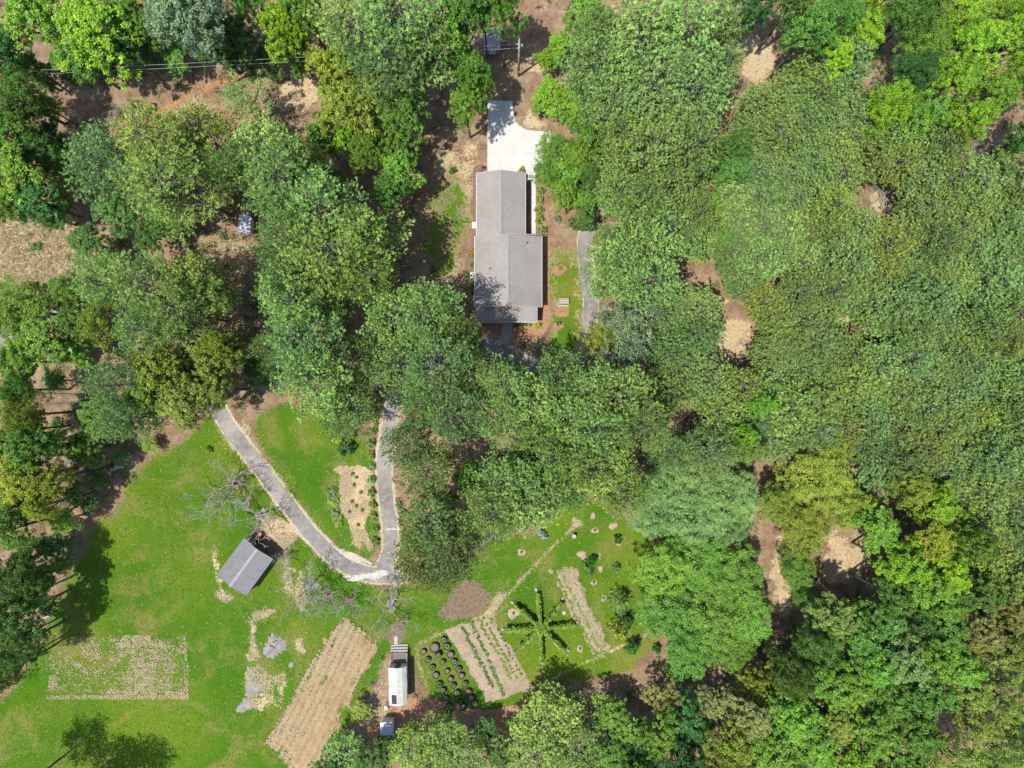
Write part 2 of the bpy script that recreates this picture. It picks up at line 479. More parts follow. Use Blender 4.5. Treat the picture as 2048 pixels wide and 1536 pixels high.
for x, y, r, w in ((1110, 1020, 60, .9), (1260, 1090, 60, .7), (1130, 1310, 70, .9), (1250, 1330, 60, .9), (210, 1060, 80, .7), (300, 1440, 110, .8), (1140, 590, 60, .8), (1120, 500, 40, .7), (640, 840, 50, .4), (1060, 1330, 60, .6), (450, 890, 60, .5)):
    yel = np.maximum(yel, w * np.clip(1.3 - np.hypot(GX - x, GY - y) / r, 0, 1))
mulch = inpoly([(944, 345), (950, 331), (974, 330), (974, 352), (957, 352), (957, 600), (950, 600), (938, 575), (928, 545), (931, 520), (941, 490), (946, 455), (946, 400)]) * 1.0
mulch = np.maximum(mulch, blur(inpoly([(870, 1225), (885, 1200), (915, 1180), (930, 1160), (955, 1155), (960, 1180), (985, 1195), (970, 1225), (930, 1240), (890, 1240)], WX, WY), 4) * 0.9)
mulch = np.maximum(mulch, inpoly([(765, 1270), (790, 1240), (815, 1215), (825, 1225), (805, 1290), (785, 1300)]) * 0.62)
mulch = blur(mulch, 1)
redm = inpoly([(955, 640), (1083, 640), (1083, 610), (1088, 480), (1096, 480), (1099, 600), (1101, 640), (1090, 668), (1060, 678), (1030, 700), (985, 690), (955, 680)]) * 1.0
redm = np.maximum(redm, inpoly([(1110, 612), (1139, 612), (1138, 634), (1112, 634)]) * 0.9)
redm = np.maximum(redm, inpoly([(790, 1390), (880, 1400), (980, 1420), (1060, 1400), (1000, 1480), (820, 1480), (740, 1480), (700, 1420)]) * 0.75)
redm = blur(redm, 1)
straw = np.zeros(GX.shape)
for p, w in (([(684, 928), (722, 925), (738, 935), (738, 1085), (700, 1085), (680, 1010)], .8), ([(530, 1035), (570, 1030), (600, 1075), (570, 1105), (545, 1095), (520, 1065)], .75),
             ([(430, 1085), (440, 1085), (445, 1150), (470, 1185), (485, 1200), (440, 1200), (420, 1150)], .5),
             ([(500, 1215), (545, 1210), (545, 1240), (510, 1250), (520, 1320), (495, 1320)], .55), ([(585, 1275), (615, 1270), (615, 1315), (590, 1315)], .55),
             ([(495, 1335), (520, 1330), (570, 1345), (590, 1375), (560, 1430), (480, 1430)], .5), ([(575, 1090), (550, 1150), (560, 1185), (620, 1215), (610, 1160), (585, 1130)], .5),
             ([(800, 1290), (770, 1340), (740, 1400), (700, 1440), (720, 1470), (780, 1440), (770, 1380)], .47), ([(100, 1300), (150, 1275), (372, 1266), (374, 1396), (98, 1396)], .26)):
    straw = np.maximum(straw, inpoly(p, WX, WY) * w)
for pth, hw, w in (([(1155, 1046), (1100, 1098), (1040, 1162), (990, 1215), (975, 1228), (892, 1262), (840, 1285)], 3.2, .75), ([(1062, 1378), (1130, 1345), (1200, 1312), (1290, 1270)], 4.5, .62),
                   ([(832, 1290), (838, 1330), (855, 1375)], 4, .65), ([(1148, 1040), (1158, 1048)], 6, .9), ([(985, 1228), (1000, 1190), (975, 1225)], 6, .7)):
    straw = np.maximum(straw, w * np.clip(1.6 - seg_dist(pth) / hw, 0, 1))
for x_, y_, r_ in ((1472, 682, 52), (1690, 1120, 62), (1512, 115, 56), (1440, 598, 16), (1755, 398, 26), (1695, 640, 22), (600, 190, 46), (1560, 1150, 24), (1555, 1090, 18), (1075, 125, 30)):
    straw = np.maximum(straw, .72 * np.clip(1.5 - np.hypot(WX - x_, WY - y_) / r_, 0, 1))
straw = blur(straw, 1)
roadd = np.minimum(seg_dist(ROAD_W), seg_dist(ROAD_E))
straw = np.maximum(straw, np.clip(0.62 - np.maximum(roadd - 16, 0) / 22, 0, 1) * (GY > 780))
pave = (roadd < 19) | inpoly([(973, 200), (1103, 200), (1103, 478), (1048, 478), (1048, 650), (950, 650), (950, 340), (973, 340)])
pave |= inpoly([(945, 340), (1086, 460), (1086, 645), (945, 645)])

def build_ground():
    far = np.array([60000, 25000, 10000, 4500, 2800], float)
    xs = np.concatenate([-far, gx, 2048 + far[::-1]]); ys = np.concatenate([-far, gy, 1536 + far[::-1]])
    nx, ny = len(xs), len(ys)
    X, Y = np.meshgrid((xs - 1024) * S, (768 - ys) * S)
    V = np.stack([X, Y, np.zeros_like(X)], -1).reshape(-1, 3)
    i = np.arange(nx - 1); j = np.arange(ny - 1)
    I, J = np.meshgrid(i, j)
    a = J * nx + I
    F = np.stack([a, a + nx, a + nx + 1, a + 1], -1).reshape(-1, 4)
    me = np_mesh("ground", V, F, M["ground"])
    def pad(m): return np.pad(m, 5, mode='constant')
    for nm, chans in (("maskA", (grass, straw, mulch)), ("maskB", (dry, yel, redm))):
        at = me.color_attributes.new(nm, 'FLOAT_COLOR', 'POINT')
        c = np.stack([pad(x) for x in chans] + [np.ones((ny, nx))], -1).astype(np.float32)
        at.data.foreach_set("color", c.ravel())
    return tag(inst("ground", me), "ground of lawn, dry grass and brown leaf litter under everything", "ground", kind="structure")
build_ground()

# ------------------------------------------------------------------ pavements
def strip(name, pts, half, mat, z, label, cat, seed=1, jag=0.06, thick=0.03):
    rs = random.Random(seed)
    W = [Vector((*P(*p[:2]), 0)) for p in pts]
    # resample
    Q = [W[0]]
    for a, b in zip(W[:-1], W[1:]):
        n = max(1, int((b - a).length / 0.35))
        Q += [a.lerp(b, (k + 1) / n) for k in range(n)]
    L, R = [], []
    ph = rs.random() * 9
    for i, q in enumerate(Q):
        d = (Q[min(i + 2, len(Q) - 1)] - Q[max(i - 2, 0)]).normalized()
        nrm = Vector((-d.y, d.x, 0))
        wl = half + jag * (math.sin(i * 0.13 + ph) + math.sin(i * 0.41 + 2 * ph) * .6) + rs.uniform(-jag, jag)
        wr = half + jag * (math.sin(i * 0.11 + 3 * ph) + math.sin(i * 0.37 + ph) * .6) + rs.uniform(-jag, jag)
        L.append(q + nrm * wl); R.append(q - nrm * wr)
    b = MB(); n = len(Q)
    vs = [(p.x, p.y, z) for p in L] + [(p.x, p.y, z) for p in R] + [(p.x, p.y, z - thick) for p in L] + [(p.x, p.y, z - thick) for p in R]
    fs = []
    for i in range(n - 1):
        fs.append((i, n + i, n + i + 1, i + 1))
        fs.append((i, i + 1, 2 * n + i + 1, 2 * n + i))
        fs.append((n + i + 1, n + i, 3 * n + i, 3 * n + i + 1))
    b.add(vs, fs)
    return tag(b.obj(name, mat), label, cat, kind="structure")
strip("road_verge", ROAD_W, 1.2, M["sand"], 0.012, "sandy crumbling verge along the western asphalt drive", "verge", 3, 0.16, 0.01)
strip("road_verge", ROAD_E, 1.15, M["sand"], 0.008, "sandy crumbling verge along the looping asphalt drive by the house", "verge", 4, 0.12, 0.007)
strip("asphalt_road", ROAD_W, 1.0, M["asphalt"], 0.034, "curving grey asphalt drive from the west wood down to the metal shed", "road", 5, 0.035)
strip("asphalt_road", ROAD_E, .98, M["asphalt"], 0.030, "grey asphalt drive looping from the concrete pad round the house and downhill", "road", 6, 0.035, 0.026)

def patch(name, px, py, rx, ry, rot, mat, z, label, cat, seed, n=26, dome=0.0, jag=0.25, kind="structure"):
    rs = random.Random(seed)
    x, y = P(px, py)
    rx *= S; ry *= S
    ring = []
    k1, k2 = rs.random() * 6, rs.random() * 6
    for k in range(n):
        t = 2 * math.pi * k / n
        q = 1 + jag * (0.5 * math.sin(2 * t + k1) + 0.35 * math.sin(3 * t + k2)) + rs.uniform(-jag, jag) * 0.5
        ux, uy = rx * q * math.cos(t), ry * q * math.sin(t)
        ring.append((ux * math.cos(rot) - uy * math.sin(rot), ux * math.sin(rot) + uy * math.cos(rot)))
    vs = [(a, b, 0.002) for a, b in ring] + [(a * .6, b * .6, z + dome * 0.7) for a, b in ring] + [(0, 0, z + dome)]
    fs = [(k, (k + 1) % n, n + (k + 1) % n, n + k) for k in range(n)] + [(n + k, n + (k + 1) % n, 2 * n) for k in range(n)]
    o = MB().add(vs, fs, True).obj(name, mat, None, (x, y, 0), flat=False)
    return tag(o, label, cat, kind=kind)
patch("gravel_patch", 745, 1151, 42, 12, 0.05, M["gravel"], 0.05, "white gravel washed over the bottom bend of the drive", "gravel", 1, jag=0.5)
patch("gravel_patch", 703, 1113, 36, 8, -0.5, M["gravel"], 0.046, "white gravel along the inner edge of the bend", "gravel", 2, jag=0.5)
patch("gravel_patch", 784, 1058, 14, 3, 0.0, M["gravel"], 0.042, "white gravel line across the drive north of the bend", "gravel", 3, jag=0.5)
patch("gravel_patch", 977, 1078, 16, 7, 0.6, M["ash"], 0.03, "grey gravel spot at the edge of the lawn north of the brown patch", "gravel", 4, jag=0.5)

def slab(name, poly, z, mat, label, cat, bottom=-0.05):
    b = MB().prism([P(*p) for p in reversed(poly)], bottom, z)
    return tag(b.obj(name, mat), label, cat, kind="structure")
pad_poly = [(975, 202), (1025, 202), (1027, 228), (1031, 243), (1039, 252), (1051, 259), (1068, 262), (1101, 263), (1101, 322), (1074, 338), (1071.5, 350), (1071.5, 477), (1061, 477), (1061, 362), (1054, 362), (1053.5, 350), (1051, 338), (1048, 330.5), (1042, 334), (1036, 341), (1033, 350), (975, 350)]
slab("concrete_pad", pad_poly, 0.06, M["concrete"], "bright white concrete parking pad and walkway beside the garage", "driveway")
for i, (a, c) in enumerate((((975, 262.5), (1068, 262.5)), ((975, 306), (1101, 306)), ((1025.5, 262), (1025.5, 350)), ((1061, 390), (1071.5, 390)), ((1061, 430), (1071.5, 430)), ((975, 232), (1027, 232)))):
    (x1, y1), (x2, y2) = P(*a), P(*c)
    b = MB().box(((x1 + x2) / 2, (y1 + y2) / 2, 0.0615), (max(abs(x2 - x1), 0.02), max(abs(y2 - y1), 0.02), 0.003))
    b.obj("control_joint", M["walk"], bpy.data.objects["concrete_pad"])
slab("front_walk", [(1004, 646), (1024, 646), (1023.5, 668), (1020, 680), (1015, 692), (997, 684), (1002, 672), (1004, 660)], 0.06, M["walk"], "curved grey concrete front walk leaving the porch", "walkway")

# ------------------------------------------------------------------ house
def build_house():
    h = tag(empty("ranch_house", (*P(1012, 500), 0)), "long ranch house with grey shingled gable roofs and attached garage", "house")
    ox, oy = h.location.x, h.location.y
    def part(b, name, mat, parent=h):
        o = b.obj(name, mat, parent, (-ox, -oy, 0) if parent is h else (0, 0, 0)); return o
    ez, mz, gz = 2.8, 4.65, 4.15
    mxl, mxr, mxc = -5.05, 4.03, -0.51
    gxl, gxr, gxc = -4.80, 1.78, -1.5
    my0, my1, gy1 = 10.55, 20.15, 28.8
    def gable(xl, xr, xc, y0, y1, ze, zr, th=0.16):
        b = MB()
        for s in (0, 1):
            xe = (xl, xr)[s]
            lo = [(xe, y0, ze), (xe, y1, ze), (xc, y1, zr), (xc, y0, zr)]
            if s: lo = lo[::-1]
            up = [(x, y, z + th) for x, y, z in lo]
            b.hexa(lo if not s else lo, up)
        return b
    r1 = part(gable(mxl, mxr, mxc, my0, my1, ez, mz), "main_roof", M["shingle"])
    r2 = part(gable(gxl, gxr, gxc, my1 - 1.2, gy1, ez - 0.03, gz), "garage_roof", M["shingle"])
    pb = MB().hexa([(-4.87, 8.55, 2.42), (3.5, 8.55, 2.42), (3.5, 10.75, 3.05), (-4.87, 10.75, 3.05)], [(-4.87, 8.55, 2.56), (3.5, 8.55, 2.56), (3.5, 10.75, 3.19), (-4.87, 10.75, 3.19)])
    r3 = part(pb, "porch_roof", M["shingle"])
    # ridge caps
    def caps(r, xc, y0, y1, zr, n):
        st = (y1 - y0) / n
        me = None
        for i in range(n):
            if me is None:
                b = MB()
                vs = [(-.17, 0, -.055), (0, 0, .02), (.17, 0, -.055), (-.17, st * 1.02, -.035), (0, st * 1.02, .04), (.17, st * 1.02, -.035)]
                b.add(vs, [(0, 1, 4, 3), (1, 2, 5, 4), (0, 3, 5, 2), (0, 2, 1), (3, 4, 5)])
                me = b.mesh("ridge_cap", M["shingle"])
            inst("ridge_cap", me, r, (xc, y0 + i * st, zr + 0.17))
    caps(r1, mxc, my0, my1, mz, 34); caps(r2, gxc, my1 + 0.1, gy1, gz, 30)
    # fascia and gutters
    def bar(name, a, c, w, hgt, mat, parent=h):
        a, c = Vector(a), Vector(c); d = c - a
        b = MB(); m = (a + c) / 2
        b.box((m.x, m.y, m.z), (d.xy.length + (w if d.xy.length else 0), w, hgt), math.atan2(d.y, d.x))
        return part(b, name, mat, parent)
    bar("gutter", (mxl - .06, my0, ez + .02), (mxl - .06, my1, ez + .02), .11, .13, M["trim"])
    bar("gutter", (mxr + .06, my0, ez + .02), (mxr + .06, my1, ez + .02), .11, .13, M["trim"])
    bar("gutter", (gxl - .06, my1 + .1, ez - .01), (gxl - .06, gy1, ez - .01), .11, .13, M["trim"])
    bar("gutter", (gxr + .06, my1 + .1, ez - .01), (gxr + .06, gy1, ez - .01), .11, .13, M["trim"])
    bar("gutter", (-4.87, 8.49, 2.44), (3.5, 8.49, 2.44), .11, .13, M["trim"])
    def rake(y, xl, xr, xc, ze, zr, name="rake_board"):
        b = MB()
        for xe in (xl, xr):
            v = [(xe, y - .03, ze - .1), (xc, y - .03, zr - .1), (xc, y + .03, zr - .1), (xe, y + .03, ze - .1)]
            b.hexa(v, [(x, yy, z + .285) for x, yy, z in v])
        part(b, name, M["trim"])
    rake(gy1 + .035, gxl, gxr, gxc, ez - .03, gz); rake(my0 - .035, mxl, mxr, mxc, ez, mz); rake(my1 + .035, gxr + .15, mxr, mxc + (gxr - gxl) * 0, ez + .8, mz)
    # walls with gables
    b = MB()
    def gwall(xl, xr, xc, y0, y1, ze, zr):
        b.hexa([(xl, y0, 0), (xr, y0, 0), (xr, y1, 0), (xl, y1, 0)], [(xl, y0, ze), (xr, y0, ze), (xr, y1, ze), (xl, y1, ze)])
        for y in (y0 + .1, y1 - .1):
            b.add([(xl, y - .1, ze), (xr, y - .1, ze), (xc, y - .1, zr), (xl, y + .1, ze), (xr, y + .1, ze), (xc, y + .1, zr)], [(0, 1, 2), (5, 4, 3), (0, 2, 5, 3), (1, 4, 5, 2)])
    gwall(mxl + .5, mxr - .5, mxc, my0 + .4, my1 - .4, ez + .1, mz - .12)
    gwall(gxl + .45, gxr - .45, gxc, my1 - .38, gy1 - .4, ez + .08, gz - .12)
    wall = part(b, "wall", M["brickwall"])
    def opening(name, x, y, z, w, hh, axis, mat, frame=True, th=.08):
        d = (w, th, hh) if axis == 'x' else (th, w, hh)
        o = part(MB().box((x, y, z), d), name, mat)
        if frame:
            e = .09; f = MB()
            for sx in (-1, 1):
                c = (x + sx * (w / 2 + e / 2), y, z) if axis == 'x' else (x, y + sx * (w / 2 + e / 2), z)
                f.box(c, (e, th + .05, hh + 2 * e) if axis == 'x' else (th + .05, e, hh + 2 * e))
                c = (x, y, z + sx * (hh / 2 + e / 2))
                f.box(c, (w, th + .05, e) if axis == 'x' else (th + .05, w, e))
            f.obj("frame", M["white"], o)
        return o
    for y in (12.5, 15.5, 18): opening("window", mxr - .47, y, 1.6, 1.1, 1.3, 'y', M["glass"])
    for y in (12, 14.6, 17.4, 22.5): opening("window", mxl + .47, y, 1.6, 1.2, 1.2, 'y', M["glass"])
    for y in (22, 24.4, 26.8): opening("window", gxr - .42, y, 1.6, .9, 1.2, 'y', M["glass"])
    opening("garage_door", -1.5, gy1 - .37, 1.15, 4.8, 2.2, 'x', M["white"])
    opening("front_door", -.6, my0 + .37, 1.1, 1.0, 2.1, 'x', M["darkwood"])
    for x in (-3, 1.8): opening("window", x, my0 + .37, 1.5, 1.5, 1.3, 'x', M["glass"])
    for x in (-4.6, -2.2, .9, 3.2): part(MB().box((x, 8.85, 1.26), (.16, .16, 2.32)), "porch_post", M["white"])
    part(MB().box((-.7, 9.75, .07), (8.4, 2.3, .14)), "porch_floor", M["walk"])
    # vent pipes
    for px, py in ((1054, 485), (981, 537)):
        x, y = P(px, py, 3.9)
        zr = mz - abs(x - mxc) / 4.54 * (mz - ez) + .16
        v = part(MB().lathe([(.16, 0), (.16, .03), (.06, .05), (.06, .4), (.05, .42)], (x, y, zr - .04), 10), "vent_pipe", M["black"])
    # skylight-free side steps and hvac
    part(MB().box((*P(950.5, 453), .45), (.75, .85, .9)), "side_stoop", M["white"])
    part(MB().tube([(mxl - .1, 17.6, 2.7), (mxl - .25, 17.7, .2), (mxl - .8, 17.8, .1)], .05, 6), "downspout", M["black"])
    return h
build_house()
def ac_unit():
    x, y = P(946, 550, .8)
    o = tag(empty("air_conditioner", (x, y, 0)), "white boxy air conditioner with round fan beside west wall of house", "air conditioner")
    MB().box((0, 0, .06), (.9, .9, .12)).obj("base_pad", M["walk"], o)
    MB().box((0, 0, .45), (.74, .74, .66)).obj("body", M["white"], o)
    g = MB().lathe([(.31, 0), (.31, .025), (.27, .03), (.27, .012), (.001, .012)], (0, 0, .781), 18).obj("fan_guard", M["black"], o)
    for k in range(3):
        t = k * 2.094
        b = MB().add([(0, 0, .8), (.26 * math.cos(t), .26 * math.sin(t), .8), (.26 * math.cos(t + .7), .26 * math.sin(t + .7), .806), (.04 * math.cos(t + .5), .04 * math.sin(t + .5), .806),
                      (0, 0, .81), (.26 * math.cos(t), .26 * math.sin(t), .81), (.26 * math.cos(t + .7), .26 * math.sin(t + .7), .816), (.04 * math.cos(t + .5), .04 * math.sin(t + .5), .816)],
                     [(3, 2, 1, 0), (4, 5, 6, 7), (0, 1, 5, 4), (1, 2, 6, 5), (2, 3, 7, 6), (3, 0, 4, 7)])
        b.obj("fan_blade", M["white"], g)
ac_unit()
def arbor():
    x0, y0 = P(1061.5, 354, 1.9)
    o = tag(empty("garden_arbor", (x0, y0, 0)), "small white slatted arbor over the walkway by the garage corner", "arbor")
    for sx in (-.5, .5):
        for sy in (-.32, .32): MB().box((sx, sy, .95), (.09, .09, 1.9)).obj("post", M["white"], o)
    for sy in (-.32, .32):
        MB().tube([(-.62 + 1.24 * k / 8, sy, 1.92 + .22 * math.sin(math.pi * k / 8)) for k in range(9)], .045, 5).obj("arch_rail", M["white"], o)
    sl = MB().box((0, 0, 0), (.05, .9, .04)).mesh("slat", M["white"])
    for k in range(6):
        u = (k + .5) / 6
        inst("slat", sl, o, (-.6 + 1.2 * u, 0, 1.985 + .22 * math.sin(math.pi * u)))
arbor()
def bench():
    x0, y0 = P(1127.5, 605, .5)
    o = tag(empty("garden_bench", (x0, y0, 0)), "weathered pale slatted bench on the lawn east of the house", "bench")
    sl = MB().box((0, 0, 0), (1.5, .26, .05)).mesh("seat_slat", M["wood"])
    for k in range(2): inst("seat_slat", sl, o, (0, -.02 + .3 * k, .45))
    b2 = MB().box((0, 0, 0), (1.5, .22, .05)).mesh("back_slat", M["wood"])
    for k in range(2):
        a = inst("back_slat", b2, o, (0, .47 + .09 * k, .62 + .24 * k)); a.rotation_euler = (math.radians(62), 0, 0)
    for sx in (-.66, .66):
        b = MB().box((sx, -.1, .21), (.08, .08, .42)).obj("leg", M["wood"], o)
        b = MB().box((sx, .42, .45), (.08, .08, .9)).obj("leg", M["wood"], o)
        MB().box((sx, .14, .66), (.09, .7, .05)).obj("armrest", M["wood"], o)
    MB().box((0, -.42, .18), (1.5, .24, .05)).obj("foot_rail", M["wood"], o)
bench()

# ------------------------------------------------------------------ metal shed
def metal_shed():
    hh = 2.75
    c = Vector((*P(489.5, 1134, hh), 0))
    d = Vector((*P(512.4, 1099, 3.2), 0)) - Vector((*P(457.8, 1173.6, 3.2), 0))   # ridge direction
    ang = math.atan2(d.y, d.x); L = d.length
    W = 4.95
    o = tag(empty("metal_shed", (c.x, c.y, 0), ang), "open-sided shed with grey ribbed metal gable roof on the lawn", "shed")
    ze, zr = 2.55, 3.2
    sl = math.hypot(W / 2, zr - ze)
    for s in (-1, 1):
        n = Vector((0, s * (zr - ze), W / 2)).normalized()
        b = MB(); th = .035
        lo = [(-L / 2, 0, zr), (L / 2, 0, zr), (L / 2, s * W / 2, ze), (-L / 2, s * W / 2, ze)]
        if s > 0: lo = lo
        else: lo = lo[::-1]
        up = [(x, y, z + th) for x, y, z in lo]
        r = b.hexa(lo, up).obj("roof_sheet", M["metalroof"], o)
        rib = MB()
        lo = [(-.035, s * .02, zr + th - .004), (.035, s * .02, zr + th - .004), (.035, s * W / 2, ze + th - .004), (-.035, s * W / 2, ze + th - .004)]
        up = [(x * .6, y, z + .055) for x, y, z in lo]
        if s < 0: lo, up = lo[::-1], up[::-1]
        me = rib.hexa(lo, up).mesh("roof_rib", M["metalroof"])
        n_r = 24
        for k in range(n_r): inst("roof_rib", me, r, (-L / 2 + .06 + (L - .12) * k / (n_r - 1), 0, 0))
    cap = MB().add([(-L / 2 - .02, -.2, zr + .03), (-L / 2 - .02, 0, zr + .12), (-L / 2 - .02, .2, zr + .03), (L / 2 + .02, -.2, zr + .03), (L / 2 + .02, 0, zr + .12), (L / 2 + .02, .2, zr + .03)],
                   [(0, 1, 4, 3), (1, 2, 5, 4), (0, 3, 5, 2), (0, 2, 1), (3, 4, 5)]).obj("ridge_cap", M["galv"], o)
    for x in (-L / 2 + .25, 0, L / 2 - .25):
        for y in (-W / 2 + .2, W / 2 - .2): MB().box((x, y, 1.27), (.12, .12, 2.54)).obj("post", M["darkwood"], o)
        MB().box((x, 0, 2.47), (.1, W - .4, .12)).obj("tie_beam", M["darkwood"], o)
    MB().box((-.9, W / 2 - .26, 1.2), (L * .55, .04, 2.2)).obj("side_wall", M["galv"], o)
    MB().box((-L / 2 + .15, 0, 1.2), (.04, W - .6, 2.2)).obj("end_wall", M["galv"], o)
    # floor
    f = MB().prism([(-L / 2, -W / 2), (L / 2 + 1.2, -W / 2), (L / 2 + 1.2, W / 2), (-L / 2, W / 2)], -.02, .018).obj("dirt_floor", M["mulch"], o)
    # things under it
    m = tag(empty("riding_mower", (c.x + math.cos(ang) * (L / 2 + .35) - math.sin(ang) * 1.2, c.y + math.sin(ang) * (L / 2 + .35) + math.cos(ang) * 1.2, .02), ang + .15), "red riding mower parked at the open end of the metal shed", "mower")
    b = MB().hexa([(.1, -.26, .38), (.85, -.24, .38), (.85, .24, .38), (.1, .26, .38)], [(.12, -.22, .82), (.82, -.18, .72), (.82, .18, .72), (.12, .22, .82)]); b.obj("hood", M["red"], m)
    MB().box((-.35, 0, .46), (.95, .62, .14)).obj("fender", M["red"], m)
    MB().box((.1, 0, .2), (.8, 1.0, .14)).obj("mower_deck", M["black"], m)
    s = MB().box((-.4, 0, .58), (.42, .44, .1)).obj("seat", M["black"], m); MB().box((-.62, 0, .78), (.1, .42, .34)).obj("seat_back", M["black"], s)
    MB().tube([(.05, 0, .82), (-.06, 0, .96)], .02, 6).obj("steering_column", M["black"], m)
    MB().lathe([(.15, -.012), (.18, 0), (.15, .012), (.13, 0)], (-.07, 0, .98), 14).obj("steering_wheel", M["black"], m)
    for x, r, w in ((.62, .2, .14), (-.45, .27, .22)):
        for y in (-.4, .4): 
            MB().tube([(x, y - w / 2, r), (x, y + w / 2, r)], r, 14).obj("wheel", M["rubber"], m)
metal_shed()

# ------------------------------------------------------------------ white wagon
def wagon():
    h0 = 2.7
    xl, xr = P(776, 1370, h0)[0], P(813.5, 1370, h0)[0]
    yt, yb = P(790, 1335, h0)[1], P(790, 1411, h0)[1]
    cx, cy = (xl + xr) / 2, (yt + yb) / 2
    W, L = xr - xl, yt - yb
    o = tag(empty("wagon", (cx, cy, 0), math.radians(1.5)), "white bow-roofed wagon cabin with open deck in the garden", "wagon")
    prof = [(-W / 2, 2.45), (-W / 2 + .16, 2.72), (0, 2.98), (W / 2 - .55, 2.82), (W / 2 - .02, 2.42)]
    names = []
    for i in range(4):
        (x1, z1), (x2, z2) = prof[i], prof[i + 1]
        b = MB().hexa([(x1, -L / 2, z1 - .05), (x2, -L / 2, z2 - .05), (x2, L / 2, z2 - .05), (x1, L / 2, z1 - .05)], [(x1, -L / 2, z1), (x2, -L / 2, z2), (x2, L / 2, z2), (x1, L / 2, z1)])
        r = b.obj("roof_panel", M["canvas"], o)
        if i in (1, 2):
            dx = x2 - x1
            sm = MB().hexa([(x1 + .02, -.012, z1 - .01), (x2 - .02, -.012, z2 - .01), (x2 - .02, .012, z2 - .01), (x1 + .02, .012, z1 - .01)], [(x1 + .02, -.012, z1 + .022), (x2 - .02, -.012, z2 + .022), (x2 - .02, .012, z2 + .022), (x1 + .02, .012, z1 + .022)]).mesh("roof_seam", M["canvas"])
            for k in range(7): inst("roof_seam", sm, r, (0, -L / 2 + L * (k + .5) / 7, 0))
    w = W / 2 - .12
    b = MB()
    pr = [(-w, .75), (w, .75), (w, 2.4), (w - .5, 2.72), (0, 2.9), (-w + .1, 2.64), (-w, 2.4)]
    b.hexa([(x, -L / 2 + .15, z) for x, z in pr], [(x, L / 2 - .15, z) for x, z in pr])
    b.obj("cabin_wall", M["white"], o)
    for s in (-1, 1):
        for y in (-1.2, .9):
            q = MB().box((s * (w + .012), y, 1.7), (.05, .7, .7)).obj("window", M["glass"], o)
    q = MB().box((0, L / 2 - .14, 1.65), (.75, .06, 1.75)).obj("door", M["darkwood"], o)
    # dark skylight on the west slope near the south end
    zz = lambda x: 2.98 + x * .232
    sk = [(-.78, -L / 2 + .3), (-.12, -L / 2 + .3), (-.12, -L / 2 + 1.5), (-.78, -L / 2 + 1.5)]
    MB().hexa([(x, y, zz(x) - .02) for x, y in sk], [(x, y, zz(x) + .05) for x, y in sk]).obj("skylight", M["glass"], o)
    # deck at the north end
    dk = MB().box((.05, L / 2 + .6, .78), (W - .25, 1.5, .1)).obj("deck", M["darkwood"], o)
    for x in (-W / 2 + .18, W / 2 - .12):
        MB().box((x, L / 2 + .6, 1.35), (.06, 1.5, .06)).obj("deck_rail", M["wood"], o)
        for y in (L / 2 + .0, L / 2 + .65, L / 2 + 1.32): MB().box((x, y, 1.1), (.07, .07, .56)).obj("rail_post", M["wood"], o)
    st = MB().box((0, 0, 0), (W - .2, .24, .06)).mesh("step", M["wood"])
    for k in range(3): inst("step", st, o, (.02, L / 2 + 1.5 + .3 * k, .6 - .22 * k))
    MB().hexa([(-.75, L / 2 + 2.2, .02), (-.25, L / 2 + 2.2, .02), (-.25, L / 2 + 3.4, .02), (-.75, L / 2 + 3.4, .02)], [(-.75, L / 2 + 2.2, .1), (-.25, L / 2 + 2.2, .1), (-.25, L / 2 + 3.4, .06), (-.75, L / 2 + 3.4, .06)]).obj("ramp_board", M["stone"], o)
    MB().box((-.05, -L / 2 - .75, .62), (.14, 1.5, .12)).obj("tow_bar", M["wood"], o)
    for x in (-w + .1, w - .1):
        for y in (-L / 2 + 1.1, L / 2 - 1.1):
            wh = MB().tube([(x - .08, y, .42), (x + .08, y, .42)], .42, 16).obj("wheel", M["rubber"], o)
    MB().box((0, 0, .68), (W - .5, L - .4, .14)).obj("chassis", M["darkwood"], o)
    # water tank on a stand next to it
    x, y = P(772.5, 1415, 1.2)
    t = tag(empty("water_tank", (x, y, 0)), "narrow pale upright tank at the southwest corner of the wagon", "tank")
    MB().lathe([(.26, 0), (.28, .05), (.28, 1.3), (.2, 1.42), (.08, 1.46), (.08, 1.52)], (0, 0, 0), 16).obj("tank_body", M["white"], t, flat=False)
    MB().box((0, -.35, .5), (.4, .3, 1.0)).obj("side_box", M["wood"], t)
wagon()

